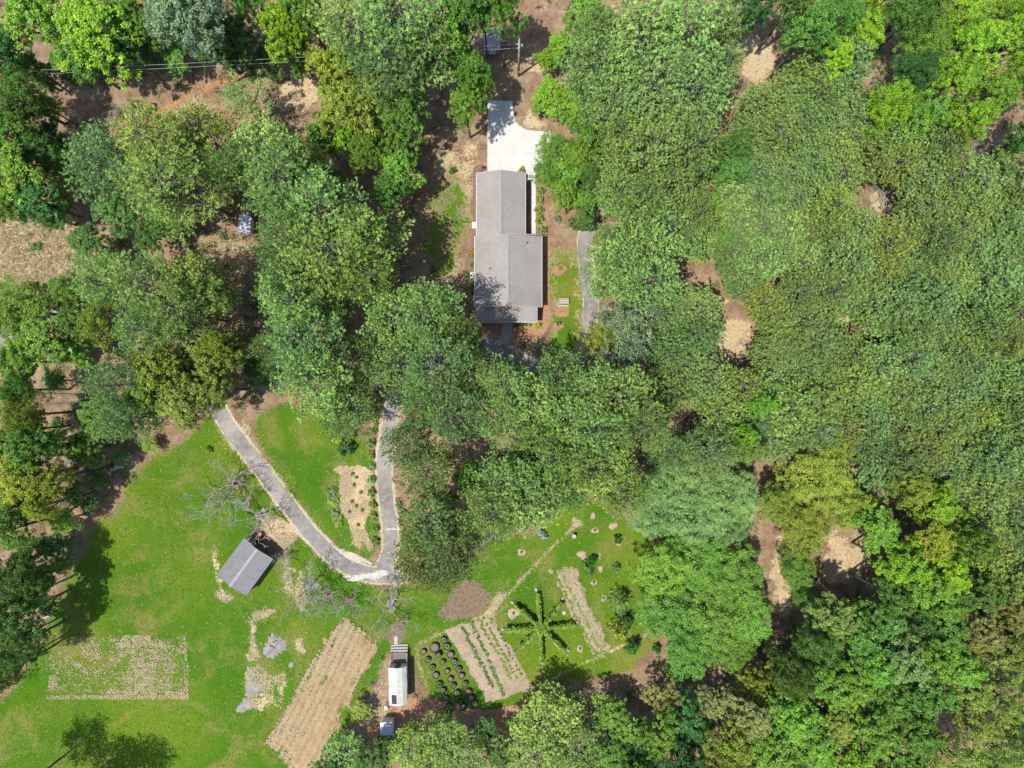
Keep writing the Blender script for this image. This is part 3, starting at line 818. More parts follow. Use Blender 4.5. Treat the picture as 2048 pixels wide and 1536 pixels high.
def small_shed(px, py, w, l, h, rz, roof, wallm, label, ridge=True, name="small_shed"):
    x, y = P(px, py, h)
    o = tag(empty(name, (x, y, 0), rz), label, "shed")
    hw = h * .8
    MB().box((0, 0, hw / 2), (w - .3, l - .3, hw)).obj("wall", wallm, o)
    off = -w * .2 if ridge else 0
    if ridge:
        for a, c in ((-w / 2, off), (off, w / 2)):
            za = hw if a != off else h; zc = h if c == off else hw
            MB().hexa([(a, -l / 2, za - .04), (c, -l / 2, zc - .04), (c, l / 2, zc - .04), (a, l / 2, za - .04)], [(a, -l / 2, za + .02), (c, -l / 2, zc + .02), (c, l / 2, zc + .02), (a, l / 2, za + .02)]).obj("roof_panel", roof, o)
        MB().box((off, 0, h + .03), (.12, l + .02, .05)).obj("ridge_cap", M["white"], o)
    else:
        r = MB().hexa([(-w / 2, -l / 2, hw), (w / 2, -l / 2, hw), (w / 2, l / 2, h), (-w / 2, l / 2, h)], [(-w / 2, -l / 2, hw + .05), (w / 2, -l / 2, hw + .05), (w / 2, l / 2, h + .05), (-w / 2, l / 2, h + .05)]).obj("roof_panel", roof, o)
        rb = MB().hexa([(-.02, -l / 2, hw + .05), (.02, -l / 2, hw + .05), (.02, l / 2, h + .05), (-.02, l / 2, h + .05)], [(-.02, -l / 2, hw + .09), (.02, -l / 2, hw + .09), (.02, l / 2, h + .09), (-.02, l / 2, h + .09)]).mesh("roof_rib", roof)
        for k in range(6): inst("roof_rib", rb, r, (-w / 2 + w * (k + .5) / 6, 0, 0))
        MB().box((0, -l / 2 - .03, hw + .01), (w, .05, .1)).obj("fascia", M["white"], o)
    MB().box((0, -l / 2 + .13, hw * .45), (w * .4, .05, hw * .85)).obj("door", M["white"], o)
    return o
small_shed(487, 447, 1.7, 2.4, 2.1, -.1, M["bluemetal"], M["white"], "small white shed with pale blue metal roof among the western pines")
small_shed(984, 75, 2.35, 2.7, 2.4, 0.0, M["galv"], M["wood"], "shaded shed with flat grey metal roof near the utility pole", False)
small_shed(773, 1458, 1.8, 1.9, 1.9, .02, M["bluemetal"], M["white"], "small pale blue roofed shed south of the wagon", False)

# ------------------------------------------------------------------ utility poles and wires
def utility_pole(x, y, label, rz=0):
    o = tag(empty("utility_pole", (x, y, 0), rz), label, "utility pole", "utility poles")
    MB().tube([(0, 0, -.3), (0, 0, 5), (0, 0, 10.7)], [.17, .15, .11], 10).obj("pole", M["wood"], o, flat=False)
    MB().box((0, 0, 9.45), (.1, 1.1, .12)).obj("crossarm", M["wood"], o)
    MB().lathe([(.01, -.45), (.2, -.43), (.2, .35), (.15, .42), (.05, .5)], (.34, .1, 8.7), 12).obj("transformer", M["galv"], o, flat=False)
    for z in (9.4, 8.3):
        MB().tube([(0, 0, z), (-.32, 0, z)], .045, 6).obj("insulator", M["white"], o)
    MB().box((0, -.14, 1.6), (.2, .14, .35)).obj("meter_box", M["galv"], o)
    return o
pxy = P(1037, 152); p2 = (-75.0, 39.4)
utility_pole(*pxy, "grey wooden utility pole with transformer north of the concrete pad")
utility_pole(*p2, "grey wooden utility pole beyond the western edge of the wood")
for z, lab in ((9.4, "upper power line strung from the utility pole over the creek"), (8.3, "lower power line strung from the utility pole over the creek")):
    a = Vector((pxy[0] - .32, pxy[1], z)); b_ = Vector((p2[0] - .32, p2[1], z))
    pts = []
    for k in range(25):
        u = k / 24; q = a.lerp(b_, u); q.z -= 1.2 * 4 * u * (1 - u) * .5; pts.append(q)
    tag(MB().tube(pts, .017, 5).obj("power_line", M["wire"]), lab, "power line", "power lines")

# ------------------------------------------------------------------ foliage generators
def tufts(C, A, K, ln, wd, rs, up=0.35):
    n = len(C)
    c = np.repeat(C, K, 0); a = np.repeat(A, K, 0)
    d = norm(a * 0.75 + rs.randn(n * K, 3) * 0.75 + np.array([0, 0, up]))
    l = ln * rs.uniform(.65, 1.25, (n * K, 1))
    s = norm(np.cross(d, rs.randn(n * K, 3) * .6 + np.array([0, 0, 1.0]))) * wd * 0.5
    m = c + d * l * .35
    V = np.stack([c, m + s, c + d * l, m - s], 1).reshape(-1, 3)
    F = np.arange(n * K * 4).reshape(-1, 4)
    t = np.repeat(rs.rand(n), K) * .75 + rs.rand(n * K) * .25
    return V, F, t
def leafquads(C, N, L, W, rs):
    n = len(C)
    u = norm(np.cross(N, rs.randn(n, 3))); v = np.cross(N, u)
    l = L * rs.uniform(.65, 1.3, (n, 1)) * .5; w = W * rs.uniform(.7, 1.25, (n, 1)) * .5
    V = np.stack([C - u * l, C + v * w + u * l * .1, C + u * l, C - v * w + u * l * .1], 1).reshape(-1, 3)
    return V, np.arange(n * 4).reshape(-1, 4)

def limb_mesh(name, segs, mat):
    b = MB()
    for pts, rad, n in segs: b.tube(pts, rad, n, False)
    return b.mesh(name, mat, False)

def make_pine(seed, Ht=20.0, zc=9.0, R=4.6, nb=46, dens=1.0, gap=.44, K=12, ln=.30, wd=.112):
    rs = np.random.RandomState(seed)
    segs = []
    bend = rs.randn(2) * .35
    def axis(z):
        u = z / Ht
        return np.array([bend[0] * u * u * 2, bend[1] * u * u * 2, z])
    segs.append(([axis(z) for z in np.linspace(-.2, Ht - .4, 7)], list(np.linspace(.27, .05, 7)), 7))
    C, A = [], []
    for i in range(nb):
        t = (i + rs.rand() * .8) / nb
        z0 = zc + (Ht - .8 - zc) * t
        prof = math.sqrt(max(0.03, 1 - (t * .97) ** 2.2)) * (0.72 + .28 * min(1, t * 3.5 + .2))
        L = R * prof * rs.uniform(.58, 1.18)
        az = i * 2.39996 + rs.randn() * .35
        d0 = np.array([math.cos(az), math.sin(az), 0]); side = np.array([-d0[1], d0[0], 0])
        rise = rs.uniform(.12, .4) + .35 * t
        curve = rs.randn() * .25
        def bp(s): return axis(z0) + d0 * L * s + side * curve * L * s * s + np.array([0, 0, L * (rise * s * .7 + .22 * s * s)])
        segs.append(([bp(s) for s in (0, .35, .7, 1)], [.075, .055, .035, .015], 4))
        nt = max(3, int(L / .42 * dens))
        for k in range(nt):
            s = .34 + .66 * (k + rs.rand() * .7) / nt
            q = bp(s); tl = (.45 + 1.15 * math.sin(math.pi * min(1, s * .85 + .05))) * rs.uniform(.6, 1.15) * min(1.25, L / 3.0 + .4)
            for sg in (-1, 1):
                dr = norm(side * sg + d0 * rs.uniform(.35, 1.0) + np.array([0, 0, rs.uniform(.0, .55)]))
                m = max(1, int(tl / gap))
                segs.append(([q, q + dr * tl], [.016, .008], 3))
                for j in range(m):
                    C.append(q + dr * tl * (j + 1) / m + rs.randn(3) * .09); A.append(dr)
            if k % 2 == 0:
                C.append(q + np.array([0, 0, .15]) + rs.randn(3) * .08); A.append(np.array([0, 0, 1.0]))
        C.append(bp(1.04)); A.append(d0)
    for k in range(10):
        C.append(axis(Ht - .9 + .1 * k) + rs.randn(3) * [.25, .25, .1]); A.append(np.array([0, 0, 1.0]))
    C = np.array(C); A = np.array(A)
    V, F, t = tufts(C, A, K, ln, wd, rs)
    return limb_mesh("pine_trunk", segs, M["bark"]), np_mesh("pine_crown", V, F, M["needle"], t)

def make_broad(seed, Ht=15.0, R=5.0, crown_h=8.0, lobes=15, cl=17, nl=52, leaf=.30, cr=.55, droop=.0, flat=1.0):
    rs = np.random.RandomState(seed)
    zc = Ht - crown_h * .55
    segs = [([(0, 0, -.2), (.1, .05, zc * .5), (.05, -.1, zc)], [.3, .24, .16], 7)]
    C, N, T = [], [], []
    for i in range(lobes):
        az = i * 2.39996 + rs.randn() * .3
        el = rs.uniform(-.25, 1.0) ; el = max(-.3, el)
        rr = R * (.72 if i else .1) * rs.uniform(.62, 1.08)
        ce = math.cos(el * 1.35)
        lc = np.array([rr * ce * math.cos(az), rr * ce * math.sin(az), zc + crown_h * .42 * math.sin(el * 1.35) * flat])
        if i == 0: lc = np.array([0, 0, zc + crown_h * .4 * flat])
        lr = R * rs.uniform(.27, .42)
        segs.append(([(0, 0, zc * rs.uniform(.55, .95)), tuple(lc * [.5, .5, 1] - [0, 0, lr * .9]), tuple(lc)], [.12, .07, .03], 4))
        tb = rs.rand()
        for j in range(cl):
            d = norm(rs.randn(3) + np.array([0, 0, .55]))
            cc = lc + d * lr * rs.uniform(.55, 1.08) * [1, 1, .85]
            if j % 3 == 0: segs.append(([tuple(lc), tuple(cc)], [.03, .012], 3))
            n = int(nl * rs.uniform(.6, 1.3))
            dd = norm(rs.randn(n, 3) + d * .9)
            crr = cr * rs.uniform(.7, 1.3)
            C.append(cc + dd * crr * rs.uniform(.35, 1.05, (n, 1)) * [1, 1, .7] - np.array([0, 0, droop]) * rs.rand(n, 1))
            N.append(norm(dd * .55 + rs.randn(n, 3) * .55 + np.array([0, 0, .6])))
            T.append(.25 * tb + .35 * rs.rand() + .4 * rs.rand(n))
    C = np.concatenate(C); N = np.concatenate(N); T = np.concatenate(T)
    V, F = leafquads(C, N, leaf, leaf * .62, rs)
    return limb_mesh("tree_trunk", segs, M["bark"]), np_mesh("tree_crown", V, F, M["leaf"], T)

def make_bush(seed, R=1.0, h=1.2, cl=26, nl=40, leaf=.16, cr=.28):
    rs = np.random.RandomState(seed)
    C, N, T, segs = [], [], [], []
    for j in range(cl):
        d = norm(rs.randn(3) + np.array([0, 0, .6])); d[2] = abs(d[2])
        cc = d * [R, R, h] * rs.uniform(.45, .85) + np.array([0, 0, .12 * h])
        segs.append(([(0, 0, -.05), tuple(cc * [.5, .5, .6]), tuple(cc)], [.03, .02, .008], 3))
        n = int(nl * rs.uniform(.7, 1.3)); dd = norm(rs.randn(n, 3) + d * .7)
        C.append(cc + dd * cr * R * rs.uniform(.3, 1.05, (n, 1))); N.append(norm(dd * .6 + rs.randn(n, 3) * .5 + np.array([0, 0, .5])))
        T.append(.4 * rs.rand() + .6 * rs.rand(n))
    C = np.concatenate(C); C[:, 2] = np.maximum(C[:, 2], .03)
    V, F = leafquads(C, np.concatenate(N), leaf, leaf * .65, rs)
    return limb_mesh("bush_stems", segs, M["bark"]), np_mesh("bush_foliage", V, F, M["leaf"], np.concatenate(T))

def make_conifer(seed, Ht=4.5, R=1.9, nb=60):
    rs = np.random.RandomState(seed); segs = [([(0, 0, -.1), (0, 0, Ht)], [.07, .015], 6)]; C, A = [], []
    for i in range(nb):
        t = i / nb; z = .25 + (Ht - .4) * t; L = R * (1 - t) ** .8 * rs.uniform(.75, 1.1) + .12; az = i * 2.39996
        d = np.array([math.cos(az), math.sin(az), .22]); segs.append(([(0, 0, z), tuple(np.array([0, 0, z]) + d * L)], [.02, .006], 3))
        for s in np.arange(.25, 1.01, .16 / max(L, .3)): C.append(np.array([0, 0, z]) + d * L * s); A.append(norm(d))
    V, F, t = tufts(np.array(C), np.array(A), 10, .30, .05, rs, .1)
    return limb_mesh("sapling_trunk", segs, M["bark"]), np_mesh("sapling_needles", V, F, M["needle"], t)

def make_bare(seed, Ht=2.75, r0=.12, levels=5):
    rs = np.random.RandomState(seed); segs = []
    def grow(p, d, L, r, lv):
        q = p; pts = [tuple(p)]; rad = [r]
        for k in range(4):
            d = norm(d + rs.randn(3) * [.2, .2, .14] + np.array([0, 0, .03]))
            q = q + d * L / 4; pts.append(tuple(q)); rad.append(max(.026, r * (1 - .1 * (k + 1))))
        segs.append((pts, rad, 5 if lv > 2 else 3))
        if lv == 0: return
        for k in range(2 + (rs.rand() < .45) + (lv >= 4)):
            f = rs.uniform(.25, 1.0) if k else 1.0
            i = min(3, int(f * 4)); a = np.array(pts[i]); b = np.array(pts[i + 1])
            w = rs.randn(3); w[2] = w[2] * .3 + .1; w = norm(w)
            grow(a + (b - a) * min(1, f * 4 - i), norm(d * .8 + w * .75), L * rs.uniform(.58, .82), max(.026, r * .58), lv - 1)
    for k in range(4):
        az = k * 1.57 + rs.rand()
        grow(np.array([.04 * k, 0, .8]), norm(np.array([math.cos(az), math.sin(az), .75])), Ht * rs.uniform(.85, 1.15), r0 * .7, levels - 1)
    segs.append(([(0, 0, -.1), (.03, 0, .5), (.06, 0, .95)], [r0 * 1.3, r0 * 1.1, r0], 7))
    return limb_mesh("bare_branches", segs, M["twig"])

PINE = [make_pine(11 + i, Ht=20 + (i % 3) * 1.0, zc=8.5 + (i % 2), R=4.8 + .25 * (i % 3), nb=31 + 2 * (i % 4)) for i in range(7)]
YPINE = [make_pine(51 + i, Ht=16.5, zc=8.0, R=2.9, nb=34, K=12, ln=.275, wd=.10, gap=.385) for i in range(5)]
BROAD = [make_broad(81 + i, Ht=15, R=5.0, lobes=14 + i % 4, crown_h=8 + i % 2) for i in range(6)]
FINE = [make_broad(101 + i, Ht=13, R=4.6, lobes=20, cl=18, nl=60, leaf=.21, cr=.62, crown_h=6.5) for i in range(3)]
LOOSE = [make_broad(121 + i, Ht=12, R=4.4, lobes=13, cl=12, nl=34, leaf=.22, cr=.55, crown_h=6) for i in range(2)]
BUSH = [make_bush(141 + i) for i in range(4)]
CONI = [make_conifer(161 + i) for i in range(2)]
BARE = [make_bare(181 + i) for i in range(4)]

# ------------------------------------------------------------------ trees
COLR = {  # name: (rgb, words)
    "pg": ((0.178, 0.310, 0.080), "grey-green"), "pk": ((0.118, 0.212, 0.058), "dark green"), "po": ((0.205, 0.300, 0.062), "olive green"), "pb": ((0.158, 0.288, 0.086), "blue-green"),
    "py": ((0.20, 0.325, 0.068), "yellow-green"), "lime": ((0.185, 0.37, 0.028), "lime green"), "mid": ((0.108, 0.25, 0.036), "fresh green"), "deep": ((0.062, 0.17, 0.036), "deep green"),
    "blue": ((0.15, 0.25, 0.125), "silvery blue-green"), "olive": ((0.205, 0.28, 0.034), "olive yellow"), "yel": ((0.27, 0.33, 0.042), "yellowish"), "teal": ((0.085, 0.235, 0.05), "glossy teal green"),
    "rust": ((0.235, 0.262, 0.08), "rusty brown"), "grn": ((0.135, 0.30, 0.038), "bright green")}
LAND = [("the house", 1016, 500), ("the concrete pad", 1025, 280), ("the metal shed", 490, 1135), ("the white wagon", 795, 1370), ("the star trellis", 1080, 1250), ("the utility pole", 1035, 120),
        ("the blue-roofed shed", 487, 447), ("the sandy clearing", 1470, 682), ("the pink dirt clearing", 1690, 1120), ("the orange creek", 345, 205), ("the dry grass clearing", 70, 500),
        ("the drive's bend", 760, 1150), ("the straw plot", 235, 1330), ("the stony gap", 1510, 110), ("the fallen brush", 1760, 390), ("the bench", 1127, 605), ("the drive's upper turn", 785, 805),
        ("the northeast corner", 2020, 40), ("the southeast corner", 2020, 1500), ("the east edge", 2040, 760), ("the olive tree", 1640, 980), ("the south edge", 1400, 1530)]
TREES = []
rnd = random.Random(7)
def T(kind, px, py, r, h, col):
    TREES.append((kind, px, py, r, h, col))

HAND = """
b 60 30 95 16 lime|b 175 55 95 17 lime|b 150 110 60 13 grn|b 250 20 60 15 mid|b 10 110 60 14 deep|b 255 100 45 12 deep
b 390 45 100 18 blue|b 330 30 60 15 blue|b 470 70 60 13 deep|b 560 45 60 17 lime|b 505 20 50 14 mid|b 610 25 60 16 mid|b 590 100 35 10 deep|b 430 110 40 10 deep
f 30 190 70 13 mid|b 10 270 70 13 mid|b 55 250 50 12 deep|b 30 345 75 13 grn|f 80 300 45 10 deep|b 70 400 60 12 deep|b 15 420 45 11 mid|f 95 430 35 8 deep
l 490 195 80 10 pb|p 185 310 75 20 pb|p 320 290 85 20 po|p 350 365 84 21 po|p 290 350 70 19 pg|p 400 260 55 17 po
p 520 300 85 21 pg|p 560 350 85 22 pg|p 600 320 60 18 po|p 485 345 42 18 pg
b 240 425 60 9 teal|b 170 480 48 8 teal|b 325 440 50 9 deep|b 300 470 45 8 deep|f 215 520 30 6 teal
p 720 45 90 21 pg|p 800 70 100 22 pg|p 780 140 90 20 pk|p 860 90 70 20 pg|b 690 210 80 17 olive|b 745 190 70 16 po|b 800 220 70 15 mid|b 660 130 60 18 olive
b 930 30 70 20 mid|b 900 90 55 18 grn|b 1005 8 50 21 mid|b 965 -5 45 20 grn|b 945 150 45 15 grn|b 930 215 48 14 mid|b 970 170 28 13 grn
b 690 275 38 12 lime|b 735 300 50 12 mid|b 780 290 50 11 mid|b 800 340 52 11 grn|b 780 385 48 11 mid|b 640 270 40 12 mid|f 660 370 45 10 deep
p 640 430 85 21 pg|p 720 470 85 22 po|p 670 520 90 22 py|p 740 560 60 20 py|p 580 475 64 20 pk|p 572 552 70 20 pk|p 590 610 70 20 pg|p 650 590 65 19 pg
p 200 560 60 18 pg|p 290 570 75 20 pg|p 380 555 58 19 po|p 350 620 65 20 pg|p 420 590 45 18 pg
f 40 620 80 12 grn|b 90 680 70 12 mid|b 30 720 60 12 grn|b 150 640 50 12 deep|f 120 590 50 10 mid
l 220 650 70 16 olive|p 310 660 60 19 pg|p 230 765 65 20 pb|p 250 840 50 18 pb|b 330 740 80 17 olive|b 420 720 75 16 olive|b 370 800 75 16 po|b 300 800 50 15 olive|b 450 690 45 15 olive|b 430 780 50 14 po
f 520 740 45 6 deep|b 185 840 55 9 mid|b 165 900 45 8 mid|f 40 830 50 14 olive|f 30 780 40 14 mid
b 60 900 60 15 mid|b 30 960 70 16 olive|b 95 960 55 15 olive|b 90 1010 40 13 olive|b 15 1060 60 15 mid|b 110 890 40 12 grn
f 25 1160 60 14 deep|b 30 1230 60 14 deep|b 60 1190 40 11 grn|f 20 1300 55 14 deep|b 75 1300 25 7 mid|f 5 1350 40 13 deep
p 620 680 75 20 pb|p 640 760 80 21 pg|p 700 740 60 20 pk|p 700 810 60 20 pg|p 600 720 55 19 pb|p 670 840 50 18 pg|p 560 690 40 17 pb
p 800 640 70 21 pg|p 860 640 75 21 pg|p 800 720 70 21 pg|p 870 720 70 21 pb|p 930 740 65 20 pb|p 910 820 65 20 pb|p 840 800 45 19 pg|f 780 625 50 12 mid|p 920 660 45 21 pg
p 820 890 55 17 pk|p 860 930 60 17 pk|p 860 1040 70 19 pk|p 900 1090 65 19 pk|p 840 1120 65 18 pk|p 890 1140 50 17 pk|p 838 1075 42 17 pk|b 940 960 45 10 grn|b 890 1000 35 9 mid
p 1020 770 55 20 pg|p 1050 810 70 21 pg|p 1000 840 55 20 pb|p 1110 760 55 20 pg|p 1170 780 60 21 pg|p 1240 800 75 22 pg|p 1280 850 60 21 pg|p 1130 840 65 21 pg|p 1190 860 65 21 pg|p 1080 870 55 20 py|p 1110 920 55 20 pg
p 1010 960 65 20 pg|p 1060 1000 80 21 pg|p 980 1020 60 20 pg|p 1100 980 60 20 pg|p 1200 940 70 21 py|p 1240 980 55 20 py|p 1160 930 50 20 pg|p 1050 940 55 19 pg|p 1220 890 45 20 pg|p 1140 990 40 18 pg
l 1240 640 75 15 blue|l 1250 690 80 15 blue|l 1200 680 60 13 olive|l 1290 620 50 14 blue
p 1270 500 75 21 pg|p 1330 460 70 21 pg|p 1300 560 70 20 pg|p 1230 540 60 19 pg|p 1340 380 70 21 pg|p 1300 320 75 22 pg|p 1250 290 60 20 pg|p 1370 310 60 20 pg|p 1220 480 40 17 pg|p 1380 440 45 19 pg|p 1240 380 50 19 pg|p 1280 420 50 20 pg
p 1280 60 95 22 pg|p 1370 80 85 21 pg|p 1290 150 100 22 pb|p 1390 180 75 21 pb|p 1200 110 70 20 pg|p 1340 240 60 20 pb|p 1430 50 50 18 pg|p 1220 200 60 19 pb|p 1180 60 40 18 pg|p 1450 130 45 18 pg
b 1170 30 55 14 grn|b 1090 120 28 6 lime|b 1120 90 35 8 lime|b 1100 190 42 8 lime|b 1080 210 25 5 lime|b 1150 210 55 11 grn|b 1180 260 55 12 mid|b 1160 310 45 11 grn
f 1110 300 48 8 mid|f 1095 345 38 7 mid|b 1135 340 42 8 grn|b 1125 385 42 8 grn|b 1165 440 36 7 deep|b 1170 400 35 7 grn|f 1190 350 40 10 deep
b 1470 300 48 13 teal|b 1465 340 40 12 teal|b 1445 475 42 11 teal|b 1420 410 40 11 mid
f 1560 1010 50 16 olive|f 1640 960 85 16 olive|f 1690 1010 65 15 olive|f 1610 1050 65 15 olive|f 1670 900 50 14 olive
f 1330 960 70 16 pb|f 1400 940 75 16 pb|f 1460 990 70 16 pb|f 1390 1030 80 15 pb|f 1310 1030 60 14 pb|f 1460 1050 50 14 pb|p 1420 900 50 17 pb|p 1340 900 45 17 pb
f 1330 1140 70 15 grn|f 1400 1130 80 15 grn|f 1470 1160 75 15 grn|f 1340 1220 85 15 grn|f 1430 1240 85 15 mid|f 1500 1240 60 14 grn|f 1380 1300 70 14 grn|f 1460 1300 50 12 mid
f 1595 1140 48 10 mid|f 1610 1190 35 9 deep|b 1500 900 45 15 py|b 1480 870 40 14 lime|b 1520 810 40 14 grn
b 1760 1060 60 16 grn|b 1800 1130 65 16 lime|b 1860 1080 65 16 olive|b 1840 1170 60 16 grn|b 1900 1150 60 16 lime|b 1780 1190 45 14 teal|b 1880 1010 60 16 lime|b 1830 980 50 16 olive|b 1930 1080 55 16 mid
b 1660 1230 55 13 po|b 1720 1270 55 13 mid|f 1680 1290 50 12 po|b 1770 1240 50 13 teal
b 1640 1360 60 14 grn|b 1580 1420 60 14 grn|b 1540 1500 65 14 mid|b 1500 1430 55 14 rust|b 1460 1480 60 14 olive|b 1520 1380 45 12 olive|b 1430 1400 40 12 rust|b 1380 1450 55 12 deep|b 1440 1540 60 14 yel|b 1620 1490 60 15 grn
b 1700 1370 60 15 grn|b 1750 1330 55 15 grn|b 1810 1330 60 15 pb|b 1780 1400 60 15 mid|b 1860 1390 60 15 mid|b 1830 1460 65 15 mid|b 1740 1460 60 15 grn|b 1690 1530 60 15 lime|b 1890 1270 55 14 mid|b 1950 1260 50 14 rust|b 2000 1310 60 15 po|b 1920 1330 50 15 grn
l 1950 1440 70 15 po|l 2010 1400 60 15 po|l 1900 1510 70 15 po|l 2000 1500 70 15 po|b 2030 1230 50 14 rust|b 1800 1530 55 14 grn|b 1840 1240 45 13 deep
p 1090 1450 70 9 py|p 1130 1425 45 8 py|p 1070 1510 70 9 py|p 1150 1495 60 9 py|b 1220 1430 48 7 mid|b 1260 1460 55 8 mid|b 1290 1505 60 9 deep|b 1230 1515 55 9 grn|b 1335 1405 45 8 rust|b 1180 1550 50 9 mid
p 820 1495 52 8 py|p 890 1490 52 8 py|p 940 1515 55 8 pg|b 770 1505 42 7 deep|p 690 1515 50 8 pg|b 740 1540 50 8 deep|p 860 1540 50 9 py|b 970 1455 32 4 deep|b 1000 1505 45 6 deep|b 720 1425 28 3 olive|b 655 1545 45 8 deep|b 1040 1450 30 5 mid
b 105 1090 38 6 deep|b 85 1150 40 7 mid|b 120 1130 28 4 olive|b 70 1260 34 6 deep|b 95 1215 26 5 deep|f 130 1040 35 6 grn|b 150 985 30 5 mid|b 40 1010 45 12 mid|b 55 1120 40 10 deep|f 45 860 45 12 grn|b 10 1180 50 13 mid
f 110 330 40 7 mid|b 100 265 36 7 deep|b 125 385 32 5 rust|f 95 215 36 8 mid|b 130 300 26 4 po|b 60 340 40 9 grn|f 130 410 24 3 olive
b 230 118 40 6 deep|b 300 112 42 6 deep|b 355 118 40 6 mid|b 480 118 42 6 deep|b 540 112 44 7 deep|b 600 128 34 6 mid|b 150 150 34 5 deep|b 95 155 36 6 deep|b 60 130 36 8 mid|b 200 90 40 9 grn|b 440 60 45 12 deep|b 300 60 50 12 mid
b 200 960 26 4 deep|b 240 915 24 3 mid|f 300 890 22 2.5 olive|b 180 1010 24 4 deep|b 150 700 40 9 grn|b 20 880 40 13 mid|f 110 760 30 5 mid
p 30 1690 60 19 pk|p 95 1700 55 18 pk|p -40 1650 50 19 pk
"""
for ln_ in HAND.strip().splitlines():
    for it in ln_.split("|"):
        k, x, y, r, h, c = it.split(); T(k, float(x), float(y), float(r) * (1.12 if k == 'b' and float(x) > 1290 and float(y) > 1180 else 1.0), float(h) * (.68 if k == 'f' and float(x) > 1290 else 1.0), c)

GAPS = [(1472, 682, 46), (1440, 598, 14), (1382, 838, 26), (1762, 395, 36), (1695, 635, 20), (1972, 302, 26), (1935, 600, 8), (1512, 115, 52), (1742, 165, 14), (1475, 160, 20), (1450, 240, 24), (1400, 545, 18), (1420, 420, 14),
        (1690, 1120, 58), (1555, 1140, 18), (1745, 665, 10), (1560, 570, 6), (1430, 370, 14), (1640, 1240, 10)]
def fill(poly, sp, r0, r1, hs, cols, kinds, avoid=0.72):
    xs = [p[0] for p in poly]; ys = [p[1] for p in poly]
    pts = []
    for _ in range(9000):
        x = rnd.uniform(min(xs), max(xs)); y = rnd.uniform(min(ys), max(ys))
        if not inpoly(poly, np.array([x]), np.array([y]))[0]: continue
        r = rnd.uniform(r0, r1)
        if any(math.hypot(x - a, y - b) < g + r * .85 for a, b, g in GAPS): continue
        if any(math.hypot(x - a, y - b) < sp for a, b in pts): continue
        if any(math.hypot(x - t[1], y - t[2]) < avoid * t[3] for t in TREES[:N_HAND]): continue
        pts.append((x, y))
        T(rnd.choice(kinds), x, y, r, rnd.uniform(*hs), rnd.choice(cols))
N_HAND = len(TREES)
for x_, y_, c_ in ((1820, 650, "lime"), (1790, 760, "py"), (1660, 620, "py"), (1500, 800, "grn"), (1960, 830, "olive"), (1880, 560, "py"), (1600, 230, "lime"), (1540, 330, "olive"), (1700, 480, "po"), (1900, 720, "pk"), (1560, 700, "pb"), (1780, 940, "pb"), (1990, 960, "pk"), (1930, 450, "po")):
    T("y", x_, y_, 46, 9.5, c_)
fill([(1400, 230), (1500, 170), (1580, 120), (1720, 130), (1800, 230), (1960, 280), (2060, 300), (2060, 1160), (1980, 1150), (1880, 1000), (1760, 900), (1540, 880), (1440, 860), (1340, 800), (1320, 700), (1350, 600), (1400, 520), (1400, 400)],
     43, 37, 50, (8.5, 13), ["pg", "pg", "pb", "pb", "po", "pg", "py", "pg", "py"], "y")
fill([(1480, -30), (2080, -30), (2080, 300), (1960, 280), (1800, 240), (1720, 120), (1600, 100), (1490, 50)], 66, 50, 68, (14, 18), ["lime", "lime", "grn", "mid", "olive", "deep"], "bbf")
fill([(1300, 1480), (1560, 1340), (1700, 1200), (2060, 1150), (2060, 1560), (1200, 1560)], 62, 52, 68, (12, 15), ["grn", "mid", "teal", "po", "deep"], "bbf", 0.85)

KIND = {"p": ("pine_tree", "pine", "pine"), "y": ("pine_tree", "slender pine", "pine"), "b": ("broadleaf_tree", "broadleaf tree", "tree"), "f": ("broadleaf_tree", "fine-leaved tree", "tree"), "l": ("broadleaf_tree", "sparse airy tree", "tree")}
LIB = {"p": (PINE, 20.5, 4.9), "y": (YPINE, 16.5, 3.1), "b": (BROAD, 15.0, 5.3), "f": (FINE, 13.0, 5.1), "l": (LOOSE, 12.0, 4.9)}
ORD = ["nearest", "second", "third", "fourth", "fifth", "sixth", "seventh", "eighth", "ninth", "tenth", "eleventh", "twelfth", "thirteenth", "fourteenth", "fifteenth", "sixteenth"]
def where(px, py):
    best = min(LAND, key=lambda l: math.hypot(px - l[1], py - l[2]))
    dx, dy = px - best[1], best[2] - py
    a = math.degrees(math.atan2(dy, dx)) % 360
    return ["east", "northeast", "north", "northwest", "west", "southwest", "south", "southeast"][int((a + 22.5) // 45) % 8], best[0], math.hypot(dx, dy)
buckets = {}
for i, (k, px, py, r, h, c) in enumerate(TREES):
    d, l, dist = where(px, py)
    buckets.setdefault((COLR[c][1], KIND[k][1], d, l), []).append((dist, i))
tree_label = {}
for (cw, kw, d, l), lst in buckets.items():
    lst.sort()
    for n, (_, i) in enumerate(lst):
        if len(lst) == 1: tree_label[i] = f"{cw} {kw} {d} of {l}"
        else: tree_label[i] = f"{cw} {kw} {d} of {l}, {ORD[n] if n == 0 else ORD[n] + ' nearest'} of {len(lst)}"
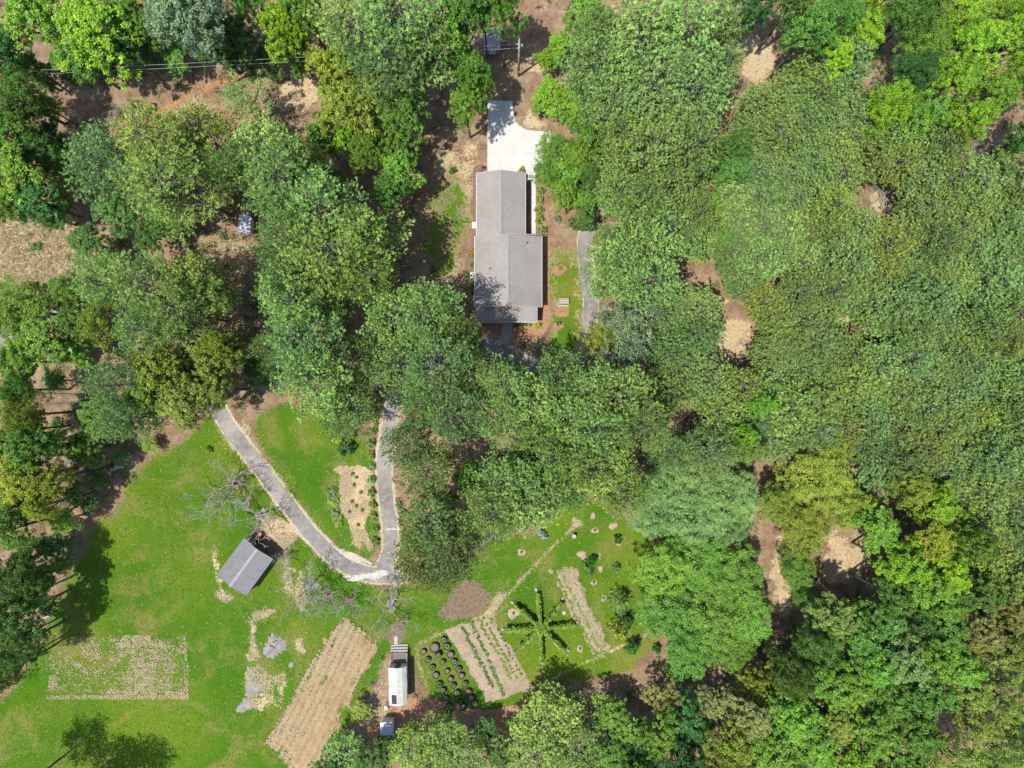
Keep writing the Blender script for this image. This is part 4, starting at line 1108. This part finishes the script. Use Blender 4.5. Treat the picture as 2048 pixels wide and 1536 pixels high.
for i, (k, px, py, r, h, c) in enumerate(TREES):
    lib, h0, r0 = LIB[k]
    tr, cr = lib[i * 3 % len(lib)] if k != 'p' else lib[(i * 5 + i // 7) % len(lib)]
    hc = h * .78
    x, y = P(px, py, hc)
    R = r * S * (H - hc) / H
    sz = h / h0 * rnd.uniform(.9, 1.08); sxy = R / r0 * (rnd.uniform(1.0, 1.14) if k == 'y' else rnd.uniform(.93, 1.04))
    rgb, _w = COLR[c]
    v = rnd.uniform(.8, 1.2) * (.86 if k == 'y' else 1.08 if k == 'p' else 1.04); w = rnd.uniform(-.014, .028)
    rgb = (max(.01, rgb[0] * v + w), rgb[1] * v, max(.008, rgb[2] * v - w * .3))
    nm, _k, cat = KIND[k]
    o = tag(empty(nm, (x, y, 0), rnd.uniform(0, 6.28), (sxy, sxy, sz)), tree_label[i], cat, "young pines in the dense east wood" if k == "y" else ("tall pines around the house and drive" if k == "p" else "broadleaf trees of the wood"))
    inst("trunk", tr, o)
    inst("crown", cr, o, color=rgb)

# ------------------------------------------------------------------ leafless trees beside the drive
BT = [(470, 968, 1.0, "leafless grey tree beside the straight drive, farthest north"), (520, 1030, .95, "leafless grey tree between the drive and the metal shed"), (572, 1098, .45, "small leafless tree at the east corner of the metal shed"),
      (622, 1172, .95, "leafless pale tree southeast of the metal shed, spreading widely"), (698, 1198, .7, "leafless tree at the top of the tan crop strip"), (782, 1212, .95, "leafless tree on a mulch patch below the drive's bend"), (655, 1190, .6, "leafless thin tree between two other bare trees south of the bend")]
for i, (px, py, s, lab) in enumerate(BT):
    x, y = P(px, py)
    o = tag(empty("bare_tree", (x, y, 0), i * 1.3, (s, s, s)), lab, "tree", "leafless trees along the drive")
    inst("branches", BARE[i % 4], o)
    patch("mulch_ring", px + 1, py, 10 * s + 3, 8 * s + 2, i, M["ash"] if i % 2 else M["mulch"], .03, f"mulch circle under the {lab.split(' ', 1)[1]}"[:90], "mulch", 40 + i)

# dead brush heaps
for i, (px, py, s, lab) in enumerate(((1765, 395, .8, "heap of dead brown branches in a gap of the east wood"), (1965, 300, .8, "dead grey brush in a gap near the northeast corner"), (1745, 372, .6, "dead branches beside the brown brush heap in the east wood"),
                                     (240, 232, .5, "dead twiggy branch lying by the orange creek"), (1490, 690, .35, "dead twigs lying in the sandy clearing"))):
    o = tag(empty("dead_brush", (*P(px, py), .25), i), lab, "brush", "dead branches on the ground"); o.scale = (s, s, s * .35)
    inst("branches", BARE[(i + 1) % 4], o)

# ------------------------------------------------------------------ garden
def bush(px, py, r, h, col, label, k=0, cat="shrub", group=None, name="shrub", ground=True):
    rgb = COLR[col][0] if isinstance(col, str) else col
    st, fo = BUSH[k % 4]
    x, y = P(px, py, h * .5)
    rr = r * S
    o = tag(empty(name, (x, y, 0), k * 1.7, (rr, rr, h / 1.25)), label, cat, group)
    inst("stems", st, o); inst("foliage", fo, o, color=rgb)
    return o
SH = [(1076, 652, 9, .7, (.33, .42, .02), "bright yellow-green shrub at the southeast corner of the porch"), (1043, 648, 4, .5, "mid", "small round shrub south of the porch, westmost of three in a row"), (1052, 649, 4, .5, "deep", "small round shrub south of the porch, middle of three in a row"),
      (1060, 650, 4, .5, "mid", "small round shrub south of the porch, next to the yellow-green shrub"), (1079, 651, 4, .8, "deep", "dark shrub growing inside the yellow-green shrub by the porch"), (1032, 652, 7, .7, "deep", "dark shrub just east of the front walk"),
      (944, 505, 8, .7, (.30, .22, .04), "orange-yellow flowering shrub by the west wall of the house"), (947, 530, 9, .9, "mid", "round green shrub by the west wall north of the air conditioner"), (934, 551, 8, .8, "deep", "green shrub west of the air conditioner"),
      (945, 567, 8, .9, "mid", "round green shrub by the west wall south of the air conditioner"), (946, 586, 6, .8, "mid", "small green shrub by the west wall near the porch corner"), (967, 335, 5, .5, (.28, .03, .03), "small red-leaved plant at the garage's northwest corner"),
      (962, 344, 6, .6, "mid", "green plant at the garage's northwest corner"), (1044, 343, 8, .7, "grn", "green clump in the pointed planting island by the garage"), (1120, 536, 6, .6, "olive", "small sapling in a red mulch ring east of the house"),
      (1118, 647, 7, .6, "deep", "small bush in a red mulch ring south of the bench"), (1082, 380, 10, 1.2, "po", "olive shrub at the north end of the hedge east of the walkway"), (1080, 400, 11, 1.2, "po", "second olive shrub of the hedge east of the walkway"),
      (1078, 420, 11, 1.2, "po", "third olive shrub of the hedge east of the walkway"), (1080, 440, 11, 1.3, "olive", "fourth shrub of the hedge east of the walkway"), (1086, 458, 10, 1.2, "po", "southernmost shrub of the hedge east of the walkway"), (1116, 438, 9, 1.0, "blue", "grey-green bush on bare soil east of the walkway hedge"),
      (905, 578, 6, .5, "py", "low yellow-green bush on the dry yard west of the house"), (868, 540, 10, 1.2, "deep", "dark bush beside the white post in the western yard"), (905, 340, 9, 1.0, "deep", "dark round bush northwest of the garage"),
      (682, 866, 27, 3.2, "yel", "yellow-green round tree at the corner of the inner lawn"), (690, 895, 22, 2.5, "deep", "dark bush tucked under the yellow-green tree on the inner lawn"),
      (1236, 1080, 11, 1.6, "deep", "spiky dark sapling in a mulch ring northeast of the star trellis"), (1176, 1132, 15, 2.0, "mid", "leafy green bush between mulch rings north of the long beds"), (1188, 1120, 11, 2.2, "deep", "dark bush touching the leafy bush north of the long beds"),
      (1234, 1136, 10, 1.4, "blue", "silvery blue bush on the lawn by the big green trees"), (1242, 1222, 13, 2.2, "blue", "blue-green bush just south of the spiky conifer sapling"), (1238, 1258, 26, 3.4, "olive", "large rounded shrub at the east end of the long bed"),
      (1258, 1240, 17, 3.0, "deep", "dark shrub behind the large rounded shrub by the long bed"), (1263, 1298, 16, 2.4, "teal", "teal shrub on the path south of the long bed"), (1272, 1288, 12, 2.8, "deep", "dark shrub beside the teal shrub on the path"), (1313, 1300, 11, 2.0, "teal", "small teal shrub under the big green trees by the path"),
      (1080, 1062, 10, 1.6, (.35, .40, .42), "pale blue flowering shrub at the north edge of the garden lawn"), (1088, 1072, 9, 1.4, (.38, .43, .45), "second pale flowering shrub at the north edge of the garden lawn"),
      (70, 492, 14, 1.0, "mid", "green bush alone in the dry grass clearing"), (415, 900, 9, 1.0, "olive", "low bush at the lawn's edge west of the drive"), (110, 846, 14, 1.2, "deep", "dark low bush on the bare slope near the western trunks"), (265, 210, 16, 1.4, (.26, .25, .12), "tan-green reedy bush by the orange creek"),
      (300, 215, 14, 1.2, "po", "dull green bush at the bank of the orange creek"), (230, 230, 18, 1.2, (.24, .2, .11), "brownish bush west of the orange creek"), (320, 240, 12, 1.1, "grn", "bright green bush south of the orange creek")]
for i, (px, py, r, h, col, lab) in enumerate(SH): bush(px, py, r, h, col, lab, i, group="garden shrubs")
def sapling(px, py, s, label, k, col):
    x, y = P(px, py, 1.5)
    o = tag(empty("conifer_sapling", (x, y, 0), k, (s, s, s)), label, "sapling", "young conifers"); inst("trunk", CONI[k % 2][0], o); inst("needles", CONI[k % 2][1], o, color=COLR[col][0])
sapling(1238, 1201, .95, "spiky bright conifer sapling between the lawn and the blue-green bush", 0, "py")
sapling(1180, 1148, .4, "tiny conifer sapling south of the leafy bush on the garden lawn", 1, "pk")

RINGS = [(1190, 1061, 7), (1226, 1052, 8), (1043, 1105, 8), (1163, 1110, 9), (1195, 1112, 7), (1201, 1138, 6), (1188, 1165, 6), (1207, 1197, 6), (1027, 1227, 12), (1160, 1298, 7), (1236, 1084, 8), (1186, 1032, 6)]
RL = ["below the diagonal path's end", "under the pale-leaved wood edge", "alone on the lawn north of the brown patch", "west of the leafy bush", "east of the leafy bush", "southeast of the leafy bush", "halfway down beside the long bed", "west of the spiky conifer sapling",
      "inside the star's northwest sector", "southeast of the star beside the long bed", "under the spiky dark sapling", "near the wood's edge north of the lawn"]
for i, (px, py, r) in enumerate(RINGS):
    patch("mulch_ring", px, py, r, r * .9, i, M["mulchring"], .04, f"tan mulch ring {RL[i]}", "mulch", 60 + i, dome=.05, jag=.3)
    if i in (0, 2, 4, 6, 7, 8, 9): bush(px, py, 3.0, .6, "olive" if i % 2 else "mid", f"tiny planted seedling in the mulch ring {RL[i]}", i, "seedling", "seedlings in mulch rings", "seedling")
patch("mulch_ring", 1119, 540, 12, 13, 0, M["redmulch"], .04, "red mulch ring east of the house around a sapling", "mulch", 90, dome=.05)
patch("mulch_ring", 1116, 652, 10, 9, 0, M["redmulch"], .04, "red mulch ring south of the bench", "mulch", 91, dome=.05)
for i, (px, py, rx, ry, lab) in enumerate(((548, 1293, 19, 24, "pale grey ash heap on the lawn northeast of the straw plot"), (502, 1345, 6, 12, "small grey ash spot west of the big ash heap"), (490, 1412, 15, 13, "round grey bare spot southwest of the ash heap"), (506, 1378, 17, 15, "wide grey bare spot south of the ash heap"), (582, 1330, 6, 5, "tiny grey spot southeast of the ash heap"), (604, 1218, 6, 5, "tiny grey spot below the bare trees"))):
    patch("ash_patch", px, py, rx, ry, .3, M["ash"], .05, lab, "ash", 100 + i, dome=.16 if i == 0 else .02, jag=.4, n=44)
for i, (a, b_, z) in enumerate((((536, 1308), (562, 1280), .38), ((545, 1285), (556, 1280), .4), ((540, 1290), (552, 1296), .36))):
    q1, q2 = P(*a), P(*b_)
    tag(MB().tube([(*q1, z - .1), (*((np.array(q1) + q2) / 2 + .05), z + .02), (*q2, z - .06)], [.06, .05, .03], 6).obj("charred_stick", M["darkwood"]), ["long dark stick lying across the ash heap", "short dark stick at the north of the ash heap", "short dark stick in the middle of the ash heap"][i], "stick", "sticks on the ash heap")

# vegetable beds with ridges
def ridged(name, poly, dirv, spacing, amp, mat, label, cat, seed, cell=.22, fade=.55, parent=None, edge_noise=.5):
    W = [P(*p) for p in poly]
    d = np.array([dirv[0], -dirv[1]], float); d /= np.linalg.norm(d); nrm = np.array([-d[1], d[0]])
    A = np.array(W); u = A @ d; v = A @ nrm
    nu = int((u.max() - u.min() + 1) / .45) + 2; nv = int((v.max() - v.min() + 1) / cell) + 2
    U, Vv = np.meshgrid(np.linspace(u.min() - .5, u.max() + .5, nu), np.linspace(v.min() - .5, v.max() + .5, nv))
    X = U * d[0] + Vv * nrm[0]; Y = U * d[1] + Vv * nrm[1]
    ins = inpoly([tuple(w) for w in W], X, Y)
    ed = seg_dist(W + [W[0]], X, Y) * np.where(ins, 1, -1)
    ed = ed + (fbm(X * 10, Y * 10, 12, seed) - .5) * edge_noise * 2
    Z = (np.sin(Vv / spacing * 2 * np.pi) * .5 + .5) * amp + .03 + fbm(X, Y, .8, seed + 5) * amp * .6
    Z = Z * np.clip(ed / fade, -1, 1) - (ed < 0) * .02
    keep = ed > -.35
    idx = np.arange(nu * nv).reshape(nv, nu)
    q = keep[:-1, :-1] & keep[1:, :-1] & keep[1:, 1:] & keep[:-1, 1:]
    F = np.stack([idx[:-1, :-1], idx[1:, :-1], idx[1:, 1:], idx[:-1, 1:]], -1)[q]
    F = F[:, ::-1]
    c = A.mean(0)
    me = np_mesh(name, np.stack([X - c[0], Y - c[1], Z], -1).reshape(-1, 3), F, mat)
    me.polygons.foreach_set("use_smooth", np.ones(len(F), bool))
    o = inst(name, me, parent, (c[0], c[1], 0))
    return tag(o, label, cat, kind="structure") if label else o
def clumps_mesh(name, pts, r, nl, leaf, seed, zoff=.05, hh=.35):
    rs = np.random.RandomState(seed); n = len(pts)
    c = np.repeat(np.array([(x, y, zoff) for x, y in pts]), nl, 0)
    dd = rs.randn(n * nl, 3); dd[:, 2] = np.abs(dd[:, 2]); dd = norm(dd)
    C = c + dd * rs.uniform(.2, 1, (n * nl, 1)) * np.array([r, r, hh])
    N = norm(dd * .5 + rs.randn(n * nl, 3) * .5 + np.array([0, 0, .6]))
    V, F = leafquads(C, N, leaf, leaf * .6, rs)
    return np_mesh(name, V, F, M["leaf"], rs.rand(n * nl))
def crop_row(parent, a, b_, n, r, col, seed, leaf=.17, jit=.12, hh=.4, drop=.15):
    rs = random.Random(seed); pts = []
    x1, y1 = P(*a); x2, y2 = P(*b_)
    for k in range(n):
        if rs.random() < drop: continue
        u = (k + rs.random() * .6) / n
        pts.append((x1 + (x2 - x1) * u + rs.gauss(0, jit), y1 + (y2 - y1) * u + rs.gauss(0, jit)))
    c = parent.location
    me = clumps_mesh("crop_row", [(x - c.x, y - c.y) for x, y in pts], r, 26, leaf, seed, .08, hh)
    o = inst("crop_row", me, parent, color=COLR[col][0]); o["kind"] = "stuff"
    return o
bedA = ridged("vegetable_bed", [(892, 1260), (983, 1226), (1067, 1377), (978, 1408)], (84, 151), .42, .07, M["bed"], "tan ridged vegetable bed between the tub planters and the star trellis", "vegetable bed", 5)
crop_row(bedA, (924, 1252), (985, 1374), 60, .26, "pk", 1, drop=.05); crop_row(bedA, (943, 1242), (1008, 1392), 60, .27, "mid", 2, drop=.05)
crop_row(bedA, (957, 1239), (1024, 1360), 34, .26, "py", 3); crop_row(bedA, (967, 1237), (1034, 1358), 34, .24, "olive", 4); crop_row(bedA, (977, 1232), (1044, 1352), 30, .2, "py", 5, drop=.3)
bedB = ridged("long_bed", [(1099, 1140), (1145, 1128), (1224, 1298), (1184, 1310)], (82, 168), .85, .1, M["bed"], "long pale ridged bed east of the star trellis", "vegetable bed", 9, edge_noise=.8)
crop_row(bedB, (1108, 1140), (1189, 1306), 90, .25, "olive", 6, .14, .15, .2); crop_row(bedB, (1120, 1138), (1203, 1302), 90, .3, "py", 7, .14, .2, .2); crop_row(bedB, (1138, 1132), (1216, 1296), 60, .3, "py", 8, .14, .3, .2, .4)
fieldC = ridged("crop_strip", [(690, 1232), (762, 1286), (738, 1330), (692, 1422), (640, 1548), (590, 1548), (534, 1482), (588, 1385), (640, 1300)], (-120, 240), .95, .24, M["tanbed"], "tan ploughed strip with straw-covered rows south of the bend", "field", 13, edge_noise=2.2, fade=.8)
crop_row(fieldC, (672, 1290), (575, 1490), 60, .22, "olive", 11, .14, .3, .15, .45); crop_row(fieldC, (700, 1290), (605, 1480), 60, .25, "olive", 12, .14, .35, .15, .5); crop_row(fieldC, (655, 1350), (640, 1370), 10, .35, "grn", 13)
for k in range(7):
    crop_row(fieldC, (652 + 13.4 * k, 1292 + 1.0 * k), (560 + 13.4 * k, 1476 + 8 * k), 70, .2, ["olive", "py", "pk"][k % 3], 130 + k, .12, .14, .12, .5)

# tub planters
ROWS = [("west", [(755, 533), (795, 612), (840, 695), (880, 775), (910, 868), (952, 930), (985, 1010), (1008, 1108)]), ("middle", [(868, 487), (945, 640), (993, 735), (1028, 810), (1055, 875), (1100, 960), (1132, 1045), (1163, 1100)]),
        ("east", [(955, 407), (990, 480), (1033, 560), (1068, 635), (1117, 708), (1145, 780), (1175, 860), (1212, 940), (1245, 1005), (1275, 1070)])]
ORDN = ["first", "second", "third", "fourth", "fifth", "sixth", "seventh", "eighth", "ninth", "tenth"]
tub = MB().lathe([(.44, 0), (.48, .05), (.5, .38), (.53, .42), (.5, .45), (.46, .43), (.44, .3)], n=22).mesh("tub_rim", M["rubber"], False)
soil = MB().lathe([(.45, .0), (.45, .3), (.25, .33), (.001, .34)], n=18).mesh("soil", M["soil"], False)
full = {("west", 7): ("grn", .46), ("middle", 4): ("mid", .45), ("east", 9): ("grn", .42), ("middle", 1): ("olive", .45), ("west", 1): ("mid", .35), ("east", 6): ("mid", .4), ("east", 1): ("deep", .25), ("east", 4): ("teal", .3), ("west", 4): ("deep", .4), ("west", 5): ("mid", .36), ("east", 3): ("deep", .2), ("west", 6): ("deep", .3), ("middle", 6): ("deep", .3), ("west", 2): ("deep", .25), ("east", 0): ("deep", .18)}
for row, lst in ROWS:
    for n, (zx, zy) in enumerate(lst):
        px, py = 700 + zx / 5.12, 1200 + zy / 5.12
        s = 1.28 if (row, n) == ("west", 7) else (1.25 if (row, n) == ("middle", 0) else rnd.uniform(.74, .96))
        px += rnd.uniform(-.8, .8); py += rnd.uniform(-.8, .8)
        fl = full.get((row, n))
        o = tag(empty("tub_planter", (*P(px, py, .4), 0), rnd.random() * 6, (s, s * (1.0 if n else 1.05), 1)), f"round black tub planter, {ORDN[n]} from the north in the {row} row" + (", with green plant" if fl else ", bare soil"), "planter", "tub planters beside the wagon")
        inst("tub_rim", tub, o); inst("soil", soil, o)
        if fl: inst("plant", BUSH[n % 4][1], o, (0, 0, .25), n, (fl[1], fl[1], .3), COLR[fl[0]][0])
x, y = P(700 + 905 / 5.12, 1200 + 560 / 5.12, .5)
cb = tag(empty("compost_bin", (x, y, 0), .5), "black boxy compost bin between the tub planters", "bin")
MB().hexa([(-.42, -.4, 0), (.42, -.4, 0), (.42, .4, 0), (-.42, .4, 0)], [(-.36, -.34, .7), (.36, -.34, .7), (.36, .34, .7), (-.36, .34, .7)]).obj("body", M["black"], cb)
MB().hexa([(-.4, -.38, .7), (.4, -.38, .7), (.4, .38, .7), (-.4, .38, .7)], [(-.3, -.28, .8), (.3, -.28, .8), (.3, .28, .8), (-.3, .28, .8)]).obj("lid", M["black"], cb)

# star trellis: eight vine rows from one centre
CEN = (1081, 1251)
ARMS = [("north", 1075, 1179), ("northeast", 1127, 1199), ("east", 1154, 1246), ("southeast", 1133, 1301), ("south", 1082, 1325), ("southwest", 1026, 1303), ("west", 1007, 1256), ("northwest", 1027, 1203)]
for i, (nm, ex, ey) in enumerate(ARMS):
    x0, y0 = P(*CEN); x1, y1 = P(ex, ey)
    d = np.array([x1 - x0, y1 - y0]); L = float(np.linalg.norm(d)); a = math.atan2(d[1], d[0])
    o = tag(empty("vine_trellis", (x0, y0, 0), a), f"{nm} arm of the star-shaped vine trellis", "trellis", "arms of the star trellis")
    for u in (.3, .64, .99): MB().tube([(L * u, 0, -.1), (L * u, 0, 1.75)], .045, 6).obj("post", M["wood"], o)
    for z in (.6, 1.6): MB().tube([(L * .08, 0, z), (L * .99, 0, z)], .012, 4).obj("trellis_wire", M["galv"], o)
    rs = np.random.RandomState(300 + i); n = 4200
    u = rs.rand(n) ** 1.35; u = .03 + .9 * u if nm != "southwest" else .03 + .72 * u
    hh = (1.75 - .3 * u) * (.72 + .28 * vnoise(u * 40, u * 0, 3, i)) * (1 + .12 * np.sin(u * 23 + i))
    wd = .07 + .12 * vnoise(u * 30, u * 0 + 9, 3, i + 20) + .3 * np.clip(.2 - u, 0, 1) * 4
    C = np.stack([u * L, rs.randn(n) * wd, np.abs(rs.rand(n) * hh) + .03], -1)
    V, F = leafquads(C, norm(rs.randn(n, 3) + np.array([0, 0, .8])), .2, .13, rs)
    inst("vine", np_mesh("vine", V, F, M["leaf"], rs.rand(n)), o, color=(.2, .36, .04))
    b = MB().lathe([(.001, -.02), (.2, .0), (.24, .1), (.14, .24), (.001, .27)], (L * 1.01, .18, 0), 9, 1.2, .9, .12, random.Random(i)).obj("end_stone", M["stone"], o)
x, y = P(1128, 1226); tag(MB().lathe([(.26, 0), (.26, .05), (.2, .06), (.001, .06)], n=16).obj("stepping_stone", M["stone"], None, (x, y, 0)), "round pale stepping stone between the star's northeast and east arms", "stone")
x, y = P(1148, 1073, .8); bb = tag(empty("bird_bath", (x, y, 0)), "pale stone bird bath beside the diagonal path", "bird bath")
MB().lathe([(.22, 0), (.2, .06), (.08, .12), (.07, .6), (.12, .7)], n=14).obj("pedestal", M["stone"], bb, flat=False); MB().lathe([(.1, .7), (.26, .8), (.29, .88), (.26, .88), (.2, .8), (.001, .79)], n=18).obj("basin", M["stone"], bb, flat=False)
x, y = P(852, 527); wp = tag(empty("bird_house", (x, y, 0)), "small white birdhouse on a post in the shaded western yard", "birdhouse")
MB().box((0, 0, .75), (.08, .08, 1.5)).obj("post", M["white"], wp); MB().hexa([(-.14, -.14, 1.5), (.14, -.14, 1.5), (.14, .14, 1.5), (-.14, .14, 1.5)], [(-.18, -.18, 1.85), (.18, -.18, 1.85), (.18, .18, 1.8), (-.18, .18, 1.8)]).obj("box", M["white"], wp)

# hedge of low plants on the west side of the upper drive
HG = [(748, 838), (744, 862), (742, 886), (741, 910), (743, 935), (742, 960), (743, 985), (745, 1010), (747, 1035), (749, 1060), (751, 1083)]
for i, (px, py) in enumerate(HG): bush(px, py, 11, .9, ["po", "mid", "pk", "olive"][i % 4], f"low plant of the row west of the drive, {ORDN[i] if i < 10 else 'last'} from the north", i, "plant", "row of low plants along the drive", "low_plant")
for i, (px, py) in enumerate(((663, 985), (666, 1005), (670, 1025), (676, 1043))): bush(px, py, 14, .6, "olive" if i % 2 else "pk", f"low olive ground shrub west of the straw patch, {ORDN[i]} from the north", i, group="low shrubs on the inner lawn")
for i, (px, py) in enumerate(((705, 948), (712, 955), (704, 1003), (712, 1012), (722, 985), (698, 1024), (724, 1020), (716, 1050), (708, 970))): bush(px, py, 4.5, .4, "pk", f"small dark plant on the straw patch, {ORDN[i]} nearest the yellow-green tree", i, "plant", "small plants on the straw patch", "low_plant")

# logs and stones
def log(a, b_, r, label, mat="bark"):
    (x1, y1), (x2, y2) = P(*a), P(*b_)
    tag(MB().tube([(x1, y1, r), ((x1 + x2) / 2, (y1 + y2) / 2, r * 1.05), (x2, y2, r * .9)], [r, r * .95, r * .85], 9).obj("fallen_log", M[mat]), label, "log", "fallen logs")
log((75, 1241), (100, 1231), .17, "short pale log in the shade northwest of the straw plot", "wood"); log((60, 788), (180, 790), .17, "long dark fallen trunk on the bare slope in the west"); log((45, 812), (165, 806), .13, "thinner fallen trunk below the long dark one in the west")
log((130, 928), (160, 915), .2, "log half hidden at the south foot of the western slope")
for i, (px, py, r) in enumerate(((228, 938, .4), (236, 933, .5), (246, 922, .45), (254, 916, .55), (262, 912, .35), (172, 945, .4), (133, 944, .35), (222, 944, .3))):
    x, y = P(px, py); tag(MB().lathe([(.001, -.02), (.8, .0), (1, .25), (.7, .6), (.001, .7)], n=9, jit=.14, rng=random.Random(i), sx=r, sy=r * .8).obj("boulder", M["stone"], None, (x, y, 0), i), f"pale boulder at the shaded lawn edge, {ORDN[i]} of the group", "boulder", "boulders at the west lawn edge")

# orange creek
def creek():
    t = NT("orange_creek_water"); co = t.coord()
    c = t.ramp(t.noise(1.4, 4, .6, co), (.3, (.20, .085, .03)), (.7, (.34, .19, .085)))
    t.fin(c, .25, .5)
    strip("creek", catmull([(286, 262), (300, 236), (322, 214), (350, 207), (378, 190), (400, 188), (440, 165), (480, 150)]), .36, t.m, .012, "narrow creek stained orange in the northwest clearing", "creek", 8, .12, .01)
creek()

# ------------------------------------------------------------------ loose ground cover
def scatter(dens, n, seed):
    rs = np.random.RandomState(seed)
    p = np.clip(dens, 0, None).ravel(); p = p / p.sum()
    i = rs.choice(len(p), n, p=p)
    X = GX.ravel()[i] + rs.uniform(-STEP / 2, STEP / 2, n); Y = GY.ravel()[i] + rs.uniform(-STEP / 2, STEP / 2, n)
    return (X - 1024) * S, (768 - Y) * S, rs
view = ((GX > -60) & (GX < 2110) & (GY > -60) & (GY < 1600)).astype(float)
free = (~pave).astype(float) * view
# straw
rows = .5 + .5 * np.sin(GY / 13.0 * 2 * np.pi / 1.0)
SXW = GX * .75 + WX * .25; SYW = GY * .75 + WY * .25
plot = inpoly([(100, 1310), (140, 1275), (372, 1266), (374, 1396), (98, 1396)], SXW, SYW) * (.35 + .4 * rows) * np.clip(fbm(GX, GY, 70, 3) * 3.4 - 1.1, 0.2, 1) * np.clip(fbm(GX, GY, 14, 33) * 5 - 1.9, .12, 1)
plot = np.maximum(plot, inpoly([(368, 1264), (375, 1264), (377, 1398), (370, 1398)]) * .35 * np.clip(fbm(GX, GY, 16, 35) * 5 - 1.9, .05, 1)); plot = np.maximum(plot, inpoly([(95, 1390), (376, 1392), (376, 1398), (95, 1397)]) * .35)
fv = (GX * .8944 + GY * .4472) * S
fld = inpoly([(690, 1232), (762, 1286), (738, 1330), (692, 1422), (640, 1548), (590, 1548), (534, 1482), (588, 1385), (640, 1300)]) * (.12 + 1.0 * (np.sin(fv / .95 * 2 * np.pi) > .1)) * np.clip(fbm(GX, GY, 40, 23) * 3 - .7, .12, 1) * np.where(fv < (690 * .8944 + 1330 * .4472) * S, 1.7, .5)
sdens = (plot * .9 + fld + (np.clip(straw - .22, 0, 1) + .10 * blur(straw * (GY > 780) * (GX < 1300), 6)) * (1 - .8 * (GY < 780)) * (1 - .7 * (GX > 1300)) * np.clip(fbm(GX, GY, 30, 4) * 4 - 1.6, 0, 1) + grass * .0016) * free
X, Y, rs = scatter(sdens, 44000, 21)
n = len(X); onf = inpoly([(690, 1225), (770, 1286), (738, 1340), (640, 1430), (580, 1510), (524, 1482), (580, 1385), (635, 1300)], X / S + 1024, 768 - Y / S)
C = np.stack([X, Y, .05 + rs.rand(n) * .05 + onf * .17], -1)
V, F = leafquads(C, norm(rs.randn(n, 3) * .3 + np.array([0, 0, 1])), .23, .085, rs)
o = inst("straw", np_mesh("straw", V, F, M["straw"], rs.rand(n)), color=(.36, .295, .18)); tag(o, "pale straw scattered over plots, verges and lawn", "straw", kind="stuff")
# lawn blades
X, Y, rs = scatter(grass * (1 - np.clip(straw, 0, .8)) * free, 70000, 22)
n = len(X); C = np.stack([X, Y, .02 + rs.rand(n) * .04], -1)
V, F = leafquads(C, norm(rs.randn(n, 3) * .5 + np.array([0, 0, 1])), .17, .08, rs); t = .3 + .4 * rs.rand(n)
o = inst("grass", np_mesh("grass", V, F, M["leaf"], t), color=(.075, .15, .012)); tag(o, "mown green lawn grass around shed and garden", "grass", kind="stuff")
# leaf litter on the forest floor
X, Y, rs = scatter(np.clip(1 - grass * 1.2 - mulch - redm, 0, 1) * free, 60000, 24)
n = len(X); C = np.stack([X, Y, .02 + rs.rand(n) * .05], -1)
V, F = leafquads(C, norm(rs.randn(n, 3) * .45 + np.array([0, 0, 1])), .22, .13, rs)
o = inst("leaf_litter", np_mesh("leaf_litter", V, F, M["straw"], rs.rand(n)), color=(.26, .17, .105)); tag(o, "fallen brown leaves and needles on the forest floor", "leaves", kind="stuff")
X, Y, rs = scatter(np.clip(1 - grass * 1.6 - mulch - redm, 0, 1) * free, 2600, 28)
n = len(X); a = rs.rand(n) * 6.283; L = .35 + rs.rand(n) ** 3 * 1.6; dx = np.cos(a) * L / 2; dy = np.sin(a) * L / 2; wx = -np.sin(a) * .03; wy = np.cos(a) * .03
z = .05 + rs.rand(n) * .05
V = np.stack([np.stack([X - dx, Y - dy, z - .03], -1), np.stack([X + wx, Y + wy, z], -1), np.stack([X + dx, Y + dy, z + rs.rand(n) * .1], -1), np.stack([X - wx, Y - wy, z + .05], -1)], 1).reshape(-1, 3)
F4 = np.arange(n * 4).reshape(-1, 4)
F = np.concatenate([F4[:, [0, 1, 2]], F4[:, [0, 2, 3]], F4[:, [0, 3, 1]], F4[:, [1, 3, 2]]])
o = inst("fallen_twigs", np_mesh("fallen_twigs", V, F, M["straw"], np.tile(rs.rand(n), 4)), color=(.17, .135, .10)); tag(o, "fallen twigs and sticks strewn over the forest floor", "twigs", kind="stuff")
# dry grass in the clearings
X, Y, rs = scatter(np.clip(dry - .3, 0, 1) * free * (GX < 700) * (GY < 800), 6500, 25)
C = np.stack([X, Y, np.zeros(len(X))], -1)
V, F, t = tufts(C, norm(rs.randn(len(C), 3) * [.6, .6, .1] + [0, 0, .8]), 6, .55, .05, rs, .2)
o = inst("dry_grass", np_mesh("dry_grass", V, F, M["straw"], t), color=(.50, .405, .26)); tag(o, "tall dry tan grass in the western clearing", "grass", kind="stuff")
# undergrowth
und = np.clip(1 - grass * 1.5 - dry * .9 - mulch - redm - straw, 0, 1) * free * np.clip(fbm(GX, GY, 70, 31) * 5 - 2.1, 0, 1)
und *= ~inpoly([(860, 20), (1160, 20), (1160, 300), (1100, 700), (820, 620)]) * 1.0
for a, b_, g in GAPS: und *= np.hypot(GX - a, GY - b_) > g + 14
und = np.maximum(und, .8 * inpoly([(60, 860), (200, 900), (330, 900), (230, 990), (150, 1070), (110, 1160), (90, 1260), (40, 1360), (-20, 1400), (-20, 900)], WX, WY) * (fbm(GX, GY, 40, 37) > .46))
X, Y, rs = scatter(und, 4600, 26)
me = clumps_mesh("undergrowth", list(zip(X, Y)), .7, 22, .27, 27, .05, 1.0)
o = inst("undergrowth", me, color=(.06, .135, .03)); tag(o, "leafy green undergrowth on the shaded forest floor", "undergrowth", kind="stuff")
